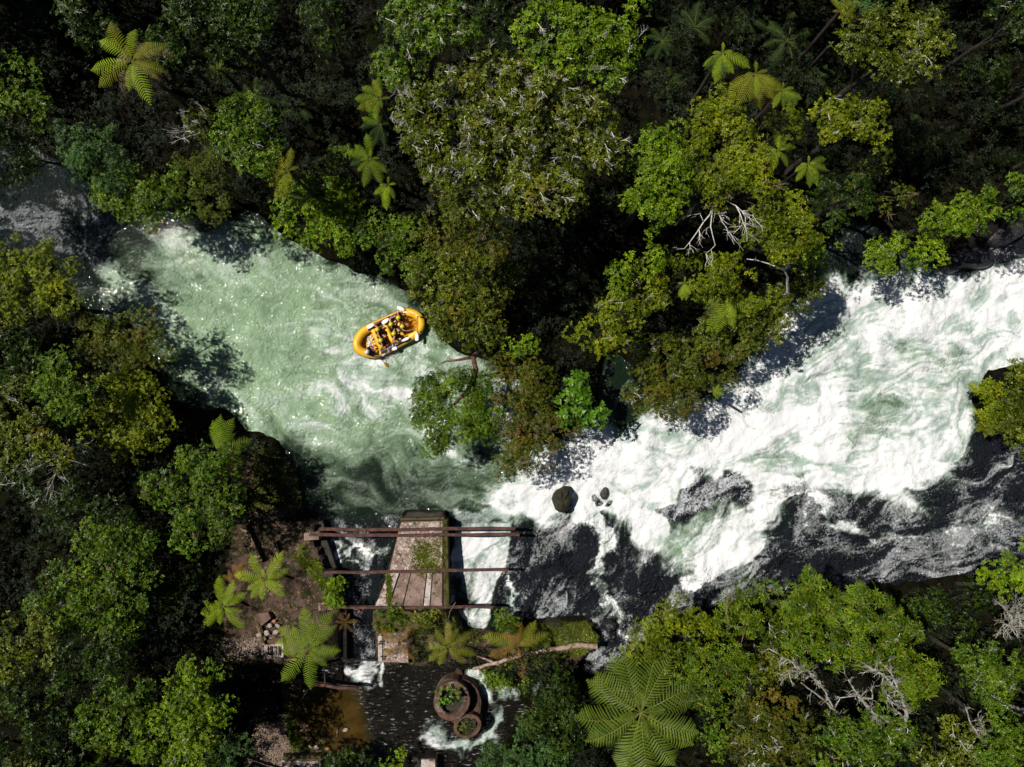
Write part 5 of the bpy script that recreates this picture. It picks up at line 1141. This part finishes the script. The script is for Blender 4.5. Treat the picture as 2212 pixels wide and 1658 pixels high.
# --- logs
def log(pts, r, label, mat, name='fallen_log', cat='log'):
    q = [P(*p) for p in pts]; c = sum(q, Vector()) / len(q); out = []
    for a, b in zip(q[:-1], q[1:]):
        for k in range(4): out.append(a.lerp(b, k / 4) - c + Vector((0, prng.uniform(-.02, .02), prng.uniform(-.015, .015))))
    out.append(q[-1] - c); o = MB(); n = len(out)
    o.tube(out, [r * (.55 + .45 * i / (n - 1)) for i in range(n)], 9, jitter=.09, rng=prng)
    x = o.build(name, mat, None, smooth=False, loc=c); return tag(x, label, cat)
log([(1022, 1446, .9), (1080, 1430, 1.1), (1120, 1418, 1.2), (1200, 1402, 1.2), (1250, 1395, 1.15), (1290, 1397, 1.1)], .15, 'pale barkless log lying diagonally under the orange-brown fern', pale_wood)
log([(1030, 1418, .9), (1048, 1424, .95), (1076, 1436, 1.0)], .06, 'short whitish branch above the left end of the pale log', pale_wood, 'fallen_branch', 'branch')
log([(968, 1340, 1.6), (972, 1322, 2.0), (984, 1302, 2.6)], .02, 'thin bare stem rising beside the lower end of the pier', browntwig, 'dry_branch', 'branch')

# --- rocks
def rock(px, py, z, rx, ry, rz, label, mat, seed, name='rock', cat='rock', pts=None, moss=None):
    pr = random.Random(seed); bpy_c = P(px, py, z); k = (CAMZ - z) / CAMZ * PX
    t = None
    n = 14; m = 7; V = []; F = []
    ph = [pr.uniform(0, 6.28) for _ in range(4)]
    for i in range(m + 1):
        f = math.pi * i / m
        for j in range(n):
            a = 2 * math.pi * j / n
            if pts:
                # radial outline from the traced polygon
                best = 1
                dx_, dy_ = math.cos(a), math.sin(a)
                for (ax, ay), (bx_, by_) in zip(pts, pts[1:] + pts[:1]):
                    x1, y1, x2, y2 = (ax - px) / rx, -(ay - py) / ry, (bx_ - px) / rx, -(by_ - py) / ry
                    den = dx_ * (y2 - y1) - dy_ * (x2 - x1)
                    if abs(den) < 1e-6: continue
                    s1 = (x1 * (y2 - y1) - y1 * (x2 - x1)) / den; s2 = (x1 * dy_ - y1 * dx_) / den
                    if s1 > 0 and -1e-6 <= s2 <= 1 + 1e-6: best = s1
                rad = best
            else: rad = 1 + .12 * math.sin(2 * a + ph[0]) + .08 * math.sin(3 * a + ph[1])
            rad *= 1 + pr.uniform(-.04, .04); sf = math.sin(f) ** .6 if 0 < i < m else 0
            V.append((rx * k * rad * sf * math.cos(a), ry * k * rad * sf * math.sin(a), rz * math.cos(f) * (1 + pr.uniform(-.12, .12) * (0 < i < m))))
    for i in range(m):
        for j in range(n): F.append((i * n + j, (i + 1) * n + j, (i + 1) * n + (j + 1) % n, i * n + (j + 1) % n))
    o = MB(); o.add(V, F); x = o.build(name, mat, None, loc=bpy_c); tag(x, label, cat); return x
rock(1212, 1078, .1, 24, 31, .95, 'mossy black boulder breaking out of the white water below the wooded spit', stone_black, 1, 'boulder', 'boulder',
     pts=[(1190, 1075), (1196, 1062), (1222, 1047), (1234, 1052), (1235, 1075), (1228, 1100), (1214, 1110), (1198, 1100)])
stone_wet = simple('wet_black_rock', (0.010, 0.009, 0.010), (0.028, 0.024, 0.026), 3, .35, 1, .06, .6, 8)
for i, (x, y, rx, ry, l) in enumerate([(1306, 1066, 11, 14, 'small wet black rock right of the mossy boulder'),
                                       (2095, 560, 50, 26, 'large dark bedrock shelf beside the falls at upper right'), (2160, 500, 56, 34, 'dark bedrock shelf higher up beside the falls'), (2050, 580, 22, 12, 'small dark ledge at the left foot of the bedrock shelves'),
                                       (1245, 1372, 22, 14, 'dark rock at the lower end of the black rapids by the bank'), (1198, 1345, 20, 12, 'mossy rock shoulder between the orange fern and the rapids'), (1315, 1350, 16, 12, 'wet rock at the tail of the white tongue')]):
    rock(x, y, -.06 if i < 1 else .1, rx, ry, .16 if i < 1 else .55, l, stone_wet if i not in (5,) else stone_black, 20 + i)
for x, y, z, r_, l, m_ in ((746, 1577, -1.1, 8, 'round whitish stone at the right side of the brown pond', stone_white), (666, 1596, -1.0, 9, 'orange stone on the lower shore of the brown pond', stone_orange), (683, 1615, -1.0, 9, 'white stone on the lower shore of the brown pond', stone_white),
                           (707, 1618, -1.0, 7, 'pinkish stone beside the white one, right of it', stone_orange), (671, 1613, -1.0, 6, 'small pink stone between the orange and the white stone', stone_white), (583, 1352, 1.15, 8, 'pale rubble stone at the broken slab', stone_white),
                           (592, 1342, 1.15, 6, 'pinkish rubble piece beside the broken slab', stone_orange), (600, 1352, 1.15, 7, 'angular pale rubble right of the broken slab', stone_white), (576, 1368, 1.1, 10, 'large pale rubble stone above the slotted slab', stone_white),
                           (596, 1366, 1.1, 9, 'flat whitish rubble stone above the slotted slab, right one', stone_white), (560, 1372, 1.1, 8, 'pale stone left of the thin weathered board', stone_white), (1044, 1448, -1.1, 9, 'round brown rock at the water edge below the pale log', rustdark),
                           (992, 1452, -1.1, 12, 'brown rock above the large rusty ring', rustdark)):
    rock(x, y, z, r_ * .8, r_ * .55, r_ * PX * .38, l, m_, int(x * 3 + y))
# ================================================================ raft and crew
RC = P(842.9, 722.0, 0); RA = math.atan2(.412, .911)
def q_(zx, zy):
    dx, dy = zx - 1055, zy - 830
    return ((dx * .911 - dy * .412) * .002584, -(dx * .412 + dy * .911) * .002584)
RM = Matrix.Translation(RC) @ Matrix.Rotation(RA, 4, 'Z')
yellow = NT('yellow_raft_rubber'); yellow.set(color=yellow.mix(yellow.mr(yellow.noise(3, 4), .3, .7), (0.86, 0.50, 0.03), (0.76, 0.40, 0.015)), rough=.38, spec=.5, normal=yellow.bump(yellow.noise(7, 3), .25, .02)); yellow = yellow.m
yfloor = simple('yellow_raft_floor', (0.74, 0.40, 0.03), (0.60, 0.29, 0.015), 4, .5, .3, .02)
strip = simple('black_chafe_strip', (0.012, 0.008, 0.02), (0.02, 0.014, 0.03), 8, .6, .2, .01)
white_pl = simple('white_plastic', (0.80, 0.80, 0.82), (0.74, 0.75, 0.80), 5, .35, .1, .005)
yel_pl = simple('yellow_paddle_plastic', (0.62, 0.36, 0.01), (0.5, 0.28, 0.01), 5, .4, .1, .005)
helm_y = simple('yellow_helmet_shell', (0.72, 0.62, 0.02), (0.62, 0.55, 0.02), 5, .3, .1, .005)
helm_w = simple('white_helmet_shell', (0.62, 0.72, 0.74), (0.55, 0.64, 0.68), 5, .3, .1, .005)
shaft_r = simple('pink_red_shaft', (0.42, 0.03, 0.10), (0.35, 0.02, 0.07), 5, .4, .1, .005)
shaft_o = simple('orange_shaft', (0.45, 0.12, 0.02), (0.38, 0.09, 0.02), 5, .4, .1, .005)
shaft_k = simple('black_shaft', (0.02, 0.02, 0.03), (0.03, 0.03, 0.04), 5, .4, .1, .005)
skin = simple('tanned_skin', (0.46, 0.20, 0.125), (0.40, 0.165, 0.10), 9, .5, .1, .005)
skin2 = simple('light_skin', (0.60, 0.32, 0.24), (0.54, 0.28, 0.20), 9, .5, .1, .005)
vest_k = simple('dark_life_vest', (0.018, 0.014, 0.014), (0.035, 0.025, 0.022), 9, .8, .5, .02)
vest_r = simple('dark_red_life_vest', (0.05, 0.010, 0.008), (0.08, 0.018, 0.012), 9, .8, .5, .02)
purple = simple('purple_sleeve', (0.07, 0.015, 0.13), (0.05, 0.01, 0.10), 9, .8, .3, .01)
shorts_m = simple('dark_wet_shorts', (0.02, 0.016, 0.014), (0.04, 0.03, 0.025), 9, .8, .3, .01)
foamw = simple('white_foam_water', (0.80, 0.80, 0.78), (0.6, 0.6, 0.55), 9, .6, .6, .03)
ropem = simple('yellow_cord', (0.5, 0.25, 0.02), (0.4, 0.2, 0.02), 9, .7)
buckle = simple('black_buckle', (0.02, 0.02, 0.018), (0.03, 0.03, 0.02), 9, .5)

raft = thing('inflatable_raft', RC, 'yellow inflatable rafting boat with seven people on the green pool', 'raft', rz=RA)
ctl = [(1.88, -.18), (1.84, .22), (1.50, .60), (1.02, .72), (.1, .73), (-.85, .735), (-1.32, .66), (-1.72, .38), (-1.88, .06), (-1.78, -.28), (-1.40, -.60), (-.98, -.76), (0, -.73), (.92, -.67), (1.38, -.60), (1.68, -.44)]
def catmull(c, m=5):
    out = []; n = len(c)
    for i in range(n):
        p0, p1, p2, p3 = (Vector(c[(i + k) % n]) for k in (-1, 0, 1, 2))
        for j in range(m):
            t = j / m
            out.append(.5 * ((2 * p1) + (p2 - p0) * t + (2 * p0 - 5 * p1 + 4 * p2 - p3) * t * t + (3 * p1 - p0 - 3 * p2 + p3) * t ** 3))
    return out
def kick(u): return .24 + .22 * max(0, (abs(u) - 1.0)) ** 1.3
cl = [Vector((p.x, p.y, kick(p.x))) for p in catmull(ctl)]
TR = .235
def tube_frame(i):
    n = len(cl); d = (cl[(i + 1) % n] - cl[i - 1]).normalized(); s = Vector((0, 0, 1)).cross(d).normalized(); return d, s, d.cross(s)
V = []; F = []; n = len(cl); m = 16
for i in range(n):
    d, s, u = tube_frame(i)
    for k in range(m):
        a = 2 * math.pi * k / m; V.append(cl[i] + (s * math.cos(a) + u * math.sin(a)) * TR * (1 - .012 * (i % 5 == 0)))
for i in range(n):
    for k in range(m): F.append((i * m + k, i * m + (k + 1) % m, ((i + 1) % n) * m + (k + 1) % m, ((i + 1) % n) * m + k))
o = MB(); o.add(V, F); o.build('outer_tube', yellow, raft, smooth=True)
# seam line on the tube
o = MB(); pts = [cl[i] + tube_frame(i)[1] * TR * .80 * 1 + tube_frame(i)[2] * TR * .60 for i in range(n)]; o.tube(pts + [pts[0]], .007, 4, cap=False); o.build('seam', ropem, raft)
o = MB(); pts = [cl[i] - tube_frame(i)[1] * TR * .99 + tube_frame(i)[2] * TR * .15 for i in range(n)]; o.tube(pts + [pts[0]], .010, 4, cap=False); o.build('grab_line', shaft_k, raft)
def chafe(u0, u1, side):
    V = []; F = []; ids = [i for i in range(n) if cl[i].y * side > .5 and u0 <= cl[i].x <= u1]; ids.sort(key=lambda i: cl[i].x)
    for i in ids:
        d, s, u = tube_frame(i)
        inn = -1 if (s.y * side) > 0 else 1
        for a in (50, 68, 86, 104, 120):
            V.append(cl[i] + (s * inn * math.cos(R(a)) + u * math.sin(R(a))) * (TR + .006))
    for j in range(len(ids) - 1):
        for k in range(4): F.append((j * 5 + k, j * 5 + 5 + k, j * 5 + 6 + k, j * 5 + 1 + k))
    o = MB(); o.add(V, F); x = o.build('chafe_strip', strip, raft, smooth=True)
    # small white lettering, too small to read
    pr = random.Random(5 if side > 0 else 8); o = MB(); us = -.55 if side < 0 else .2
    for w in range(9 if side < 0 else 4):
        us += pr.uniform(.07, .15); yv = side * (.735 - pr.uniform(-.02, .02)); a_, b_ = pr.uniform(.012, .028), pr.uniform(.012, .022)
        o.add([(us - a_, yv - b_, .489), (us + a_, yv - b_, .489), (us + a_ * .6, yv + b_, .489), (us - a_ * .7, yv + b_, .489)], [(0, 1, 2, 3)])
    o.build('white_print', white_pl, x)
chafe(-.98, 1.02, 1); chafe(-.98, 1.0, -1)
# floor with ribs
for k in range(7):
    y = -.54 + k * .18; xe = 1.62 - (abs(y) > .3) * .18 - (abs(y) > .45) * .2
    o = MB(); M_ = [(-xe, y, .10), (-xe * .5, y, .085), (0, y, .08), (xe * .5, y, .085), (xe, y, .10)]
    o.tube(M_, .095, 8, squash=.5); o.build('floor_rib', yfloor, raft, smooth=True)
for pts, r_ in (([(-.70, .56, .30), (-.72, .2, .31), (-.72, -.2, .31), (-.70, -.58, .30)], .165), ([(.02, .56, .30), (-.02, .15, .31), (0, -.2, .31), (.04, -.56, .30)], .15), ([(.80, .56, .30), (.70, .2, .31), (.62, -.15, .31), (.66, -.56, .30)], .11)):
    o = MB(); c_ = [Vector(p) for p in pts]; q = []
    for a, b in zip(c_[:-1], c_[1:]): q += [a.lerp(b, t / 3) for t in range(3)]
    o.tube(q + [c_[-1]], r_, 14); o.build('thwart', yellow, raft, smooth=True)
# standing foam in the stern, bailing cord, valves
o = MB(); pr = random.Random(2)
for _ in range(26):
    u, v = q_(pr.uniform(560, 690), pr.uniform(880, 1120)); r_ = pr.uniform(.03, .07); o.ellipsoid((u, v, .15), (r_, r_, .03), 7, 4, .2, pr)
o.build('splash_foam', foamw, raft, smooth=True)
o = MB(); a = Vector((*q_(360, 1110), .47)); b = Vector((*q_(500, 1100), .30)); o.tube([a, a.lerp(b, .5) + Vector((0, 0, .05)), b], .022, 6); o.build('stern_strap', ropem, raft)
for zx, zy in ((1752, 490), (1738, 800)):
    u, v = q_(zx, zy); o = MB(); o.ellipsoid((u, v, kick(u) + TR - .01), (.055, .055, .02), 12, 6); o.ellipsoid((u, v, kick(u) + TR + .008), (.025, .025, .012), 8, 5); o.build('air_valve', buckle, raft, smooth=True)
o = MB(); u, v = q_(725, 960); o.ellipsoid((u, v, .36), (.06, .05, .10), 8, 5); o.tube([(u, v, .40), (u + .08, v + .04, .47)], .01, 4); o.build('valve_block', buckle, raft)
o = MB(); pts = [Vector((*q_(*z), .0)) for z in ((1400, 370), (1560, 400), (1690, 470), (1690, 640), (1660, 760))]
for p in pts: p.z = .16
o.tube([p - Vector((.0, 0, 0)) for p in pts], .13, 10); o.build('bow_cushion', yellow, raft, smooth=True)

def paddle(blade, grip, zb, zg, label, shaftm, bladem=white_pl, bw=.20, bl=.46, roll=0.0):
    """blade / grip: zoom pixels of the blade's far tip and the grip end"""
    a = RM @ Vector((*q_(*blade), zb)); b = RM @ Vector((*q_(*grip), zg)); c = (a + b) / 2
    t = thing('paddle', c, label, 'paddle'); A = a - c; B = b - c; d = (B - A).normalized(); L = (B - A).length
    s = Vector((0, 0, 1)).cross(d).normalized(); u = d.cross(s)
    s, u = s * math.cos(roll) + u * math.sin(roll), u * math.cos(roll) - s * math.sin(roll)
    bl = min(bl, L * .6); o = MB(); prof = [(0, .55), (.06, .86), (.3, 1), (.6, .93), (.85, .62), (1, .18)]; V = []; F = []
    for f, w in prof:
        p = A + d * bl * f; ww = bw / 2 * w; V += [p - s * ww, p + u * .012, p + s * ww, p - u * .012]
    for i in range(len(prof) - 1):
        for k in range(4): F.append((i * 4 + k, i * 4 + (k + 1) % 4, i * 4 + 4 + (k + 1) % 4, i * 4 + 4 + k))
    F += [(3, 2, 1, 0), tuple(20 + k for k in range(4))]; o.add(V, F); o.build('blade', bladem, t)
    o = MB(); o.tube([A + d * bl * .9, B], .017, 7); o.build('shaft', shaftm, t, smooth=True)
    o = MB(); o.tube([B - s * .055, B + s * .055], .02, 6); o.build('grip', white_pl if bladem is white_pl else shaft_k, t, smooth=True)
    return t
paddle((1240, 275), (1672, 462), .62, .62, 'white-bladed paddle laid over the upper bow of the raft', shaft_o)
paddle((1655, 990), (1672, 470), .58, .72, 'white-bladed paddle pointing down across the bow tube', shaft_o)
paddle((600, 715), (1112, 455), .56, .66, 'white paddle with a pink shaft along the upper side tube', shaft_r)
paddle((925, 625), (1262, 385), .60, .70, 'white paddle held across by the second rafter from the bow', shaft_r)
paddle((1490, 925), (1150, 1090), .62, .62, 'white paddle lying on the lower side tube near the bow', shaft_k, bw=.15)
paddle((1225, 1130), (1052, 1215), .50, .56, 'white paddle blade over the lower side tube amidships', shaft_r, bl=.4)
paddle((890, 1325), (1050, 1215), .45, .50, 'narrow white paddle blade hanging outside the lower tube', shaft_k, bw=.12, bl=.4, roll=.6)
paddle((1020, 1535), (735, 1175), .17, .80, "guide's black-shafted paddle with a yellow blade in the water", shaft_k, yel_pl, bw=.17, bl=.34, roll=.4)

def person(label, head, pelvis, handL, handR, footL, footR, skinm, helm, vest, seat=.30, hz=.98, sleeves=None, helm_cat='yellow'):
    """all points as zoom pixels with a height; a seated body grown as one skin"""
    def W(p, z): return RM @ Vector((*q_(p[0], p[1]), z))
    H = W(head, hz); PV = W(pelvis, seat + .10); t = thing('person', W(pelvis, seat), label, 'person'); b = t.location
    up = Vector((0, 0, 1)); fw = ((W(footL, 0) + W(footR, 0)) / 2 - W(pelvis, 0)); fw.z = 0; fw.normalize(); lf = up.cross(fw)
    neck = H + (PV - H).normalized() * .17; chest = PV.lerp(neck, .68); belly = PV.lerp(neck, .33)
    V = []; E = []; Rr = []
    def v(p, r, par=None):
        V.append(p - b); Rr.append(r); i = len(V) - 1
        if par is not None: E.append((par, i))
        return i
    ip = v(PV, .125); ib = v(belly, .115, ip); ic = v(chest, .13, ib); ik = v(neck, .055, ic); ihd = v(H - up * .03, .078, ik); v(H + up * .045, .07, ihd)
    nose = v(H - up * .035 + fw * .085, .016, ihd)
    ends = []
    for sg, hand, hzv in ((1, handL, handL[2]), (-1, handR, handR[2])):
        sh = chest + (neck - chest) * .62 + lf * sg * .165; hd = W(hand, hzv)
        tot = .56; dv = hd - sh; L = dv.length
        if L > tot * .98: hd = sh + dv * (tot * .98 / L); L = tot * .98
        mid = (sh + hd) / 2; bend = math.sqrt(max(.0, (tot / 2) ** 2 - (L / 2) ** 2)); out = (lf * sg * .8 - up * .4 - fw * .3); out -= dv.normalized() * out.dot(dv.normalized()); out.normalize()
        el = mid + out * bend
        i1 = v(sh, .055, ic); i2 = v(sh.lerp(el, .5), .045, i1); i3 = v(el, .036, i2); i4 = v(el.lerp(hd, .5), .033, i3); i5 = v(hd, .023, i4)
        dn = (hd - el).normalized(); sd = dn.cross(up); sd = sd.normalized() if sd.length > .1 else lf; palm = hd + dn * .045
        i6 = v(palm, .026, i5)
        for k, fl in enumerate((.062, .072, .068, .055)):
            o_ = sd * (k - 1.5) * .019; k1 = v(palm + o_ + dn * .035, .0085, i6); v(palm + o_ * 1.05 + dn * (.035 + fl * .5) - up * .018, .0075, k1)
        k1 = v(hd + sd * -sg * .030 + dn * .03, .010, i6); v(hd + sd * -sg * .045 + dn * .065 - up * .01, .008, k1)
        ends.append((sh, el, hd))
    legs = []
    for sg, foot in ((1, footL), (-1, footR)):
        hip = PV + lf * sg * .09; ft = W(foot, .20); dv = ft - hip; tot = .82; L = dv.length
        if L > tot * .97: ft = hip + dv * (tot * .97 / L); L = tot * .97; dv = ft - hip
        mid = (hip + ft) / 2; bend = math.sqrt(max(0, (tot / 2) ** 2 - (L / 2) ** 2)); out = up * .9 + lf * sg * .35; out -= dv.normalized() * out.dot(dv.normalized()); out.normalize()
        kn = mid + out * bend
        kn.z = min(kn.z, .80)
        j1 = v(hip, .085, ip); j2 = v(hip.lerp(kn, .5), .075, j1); j3 = v(kn, .055, j2); j4 = v(kn.lerp(ft, .4), .052, j3); j5 = v(ft, .034, j4); v(ft + fw * .12 - up * .03, .028, j5)
        legs.append((hip, kn, ft))
    me = bpy.data.meshes.new('body'); me.from_pydata(V, E, []); me.materials.append(skinm)
    o = obj('body', me, t); sk = o.modifiers.new('skin', 'SKIN'); sk.use_smooth_shade = True; sk.branch_smoothing = .3
    sub = o.modifiers.new('sub', 'SUBSURF'); sub.levels = 1; sub.render_levels = 1
    for i, r_ in enumerate(Rr): me.skin_vertices[0].data[i].radius = (r_, r_)
    me.skin_vertices[0].data[0].use_root = True
    # life vest: shell round the trunk with shoulder straps and collar
    ax = (neck - PV).normalized(); o = MB(); V2 = []; F2 = []; N = 16
    for f, rx, ry in ((.10, .165, .135), (.3, .185, .16), (.55, .195, .17), (.78, .19, .155), (.93, .13, .11), (1.0, .085, .08)):
        c = PV.lerp(neck, f) - b
        s_ = lf; g_ = ax.cross(s_).normalized()
        for k in range(N):
            a = 2 * math.pi * k / N; V2.append(c + s_ * math.cos(a) * rx + g_ * math.sin(a) * ry)
    for i in range(5):
        for k in range(N): F2.append((i * N + k, i * N + (k + 1) % N, (i + 1) * N + (k + 1) % N, (i + 1) * N + k))
    o.add(V2, F2); ve = o.build('life_vest', vest, t, smooth=True)
    o = MB(); c = PV.lerp(neck, .5) - b; g_ = ax.cross(lf).normalized(); pts = [c + lf * math.cos(a) * .203 + g_ * math.sin(a) * .178 for a in np.linspace(0, 6.283, 17)]; o.tube(pts, .012, 4, cap=False); o.build('strap', buckle, ve)
    o = MB()
    for hip, kn, ft in legs: o.tube([PV - b, hip - b, hip.lerp(kn, .45) - b, hip.lerp(kn, .72) - b], [.135, .105, .095, .09], 10)
    o.build('shorts', shorts_m, t, smooth=True)
    if sleeves:
        o = MB()
        for sh, el, hd in ends: o.tube([sh - b, sh.lerp(el, .5) - b, sh.lerp(el, .92) - b], [.068, .058, .052], 10)
        o.build('sleeves', sleeves, t, smooth=True)
    # helmet: shell with brim line, ridge and vents
    o = MB(); o.ellipsoid(H - b + up * .03, (.122, .108, .105), 18, 10, M=Matrix.Rotation(math.atan2(fw.y, fw.x), 3, 'Z'), zmin=-.25); hm = o.build('helmet', helm, t, smooth=True)
    o = MB(); pts = [H - b + up * .012 + Matrix.Rotation(math.atan2(fw.y, fw.x), 3, 'Z') @ Vector((math.cos(a) * .126, math.sin(a) * .112, 0)) for a in np.linspace(0, 6.283, 19)]; o.tube(pts, .009, 5, cap=False); o.build('rim', helm, hm)
    o = MB()
    for k in (-1, 0, 1):
        for f in (.3, -.3):
            c = H - b + up * (.125 - abs(k) * .022) + lf * k * .045 + fw * f * .12; o.ellipsoid(c, (.012, .006, .006), 6, 4)
    o.build('vents', buckle, hm)
    return t
person('rafter in a yellow helmet kneeling at the upper side of the bow', (1290, 515), (1255, 500), (1330, 385, .70), (1420, 520, .55), (1470, 465), (1450, 560), skin, helm_y, vest_k)
person('bare-armed rafter at the bow with arm stretched to the upright paddle', (1375, 700), (1340, 730), (1450, 650, .5), (1640, 745, .62), (1540, 660), (1560, 730), skin, helm_y, vest_k)
person('rafter in a yellow helmet behind the upper bow rafter, arm on the side tube', (1135, 655), (1115, 690), (1200, 475, .62), (1080, 560, .62), (1230, 620), (1240, 690), skin2, helm_y, vest_k)
person('rafter reaching for the lower side tube, nearest the bow on that side', (1195, 850), (1180, 880), (1290, 770, .55), (1235, 1015, .62), (1290, 820), (1300, 900), skin2, helm_y, vest_k)
person('rafter at the upper stern side gripping the white blade on the tube', (850, 765), (845, 800), (840, 600, .62), (900, 900, .5), (960, 760), (970, 830), skin, helm_y, vest_r)
person('rafter at the lower stern side with an arm across the black strip', (920, 995), (900, 1010), (850, 880, .5), (1060, 1180, .62), (1010, 940), (1030, 1020), skin, helm_y, vest_r)
person('guide in a white helmet and purple sleeves steering at the stern', (645, 1240), (650, 1215), (760, 1170, .72), (855, 1305, .62), (800, 1110), (820, 1170), skin2, helm_w, vest_k, seat=.42, hz=1.12, sleeves=purple)
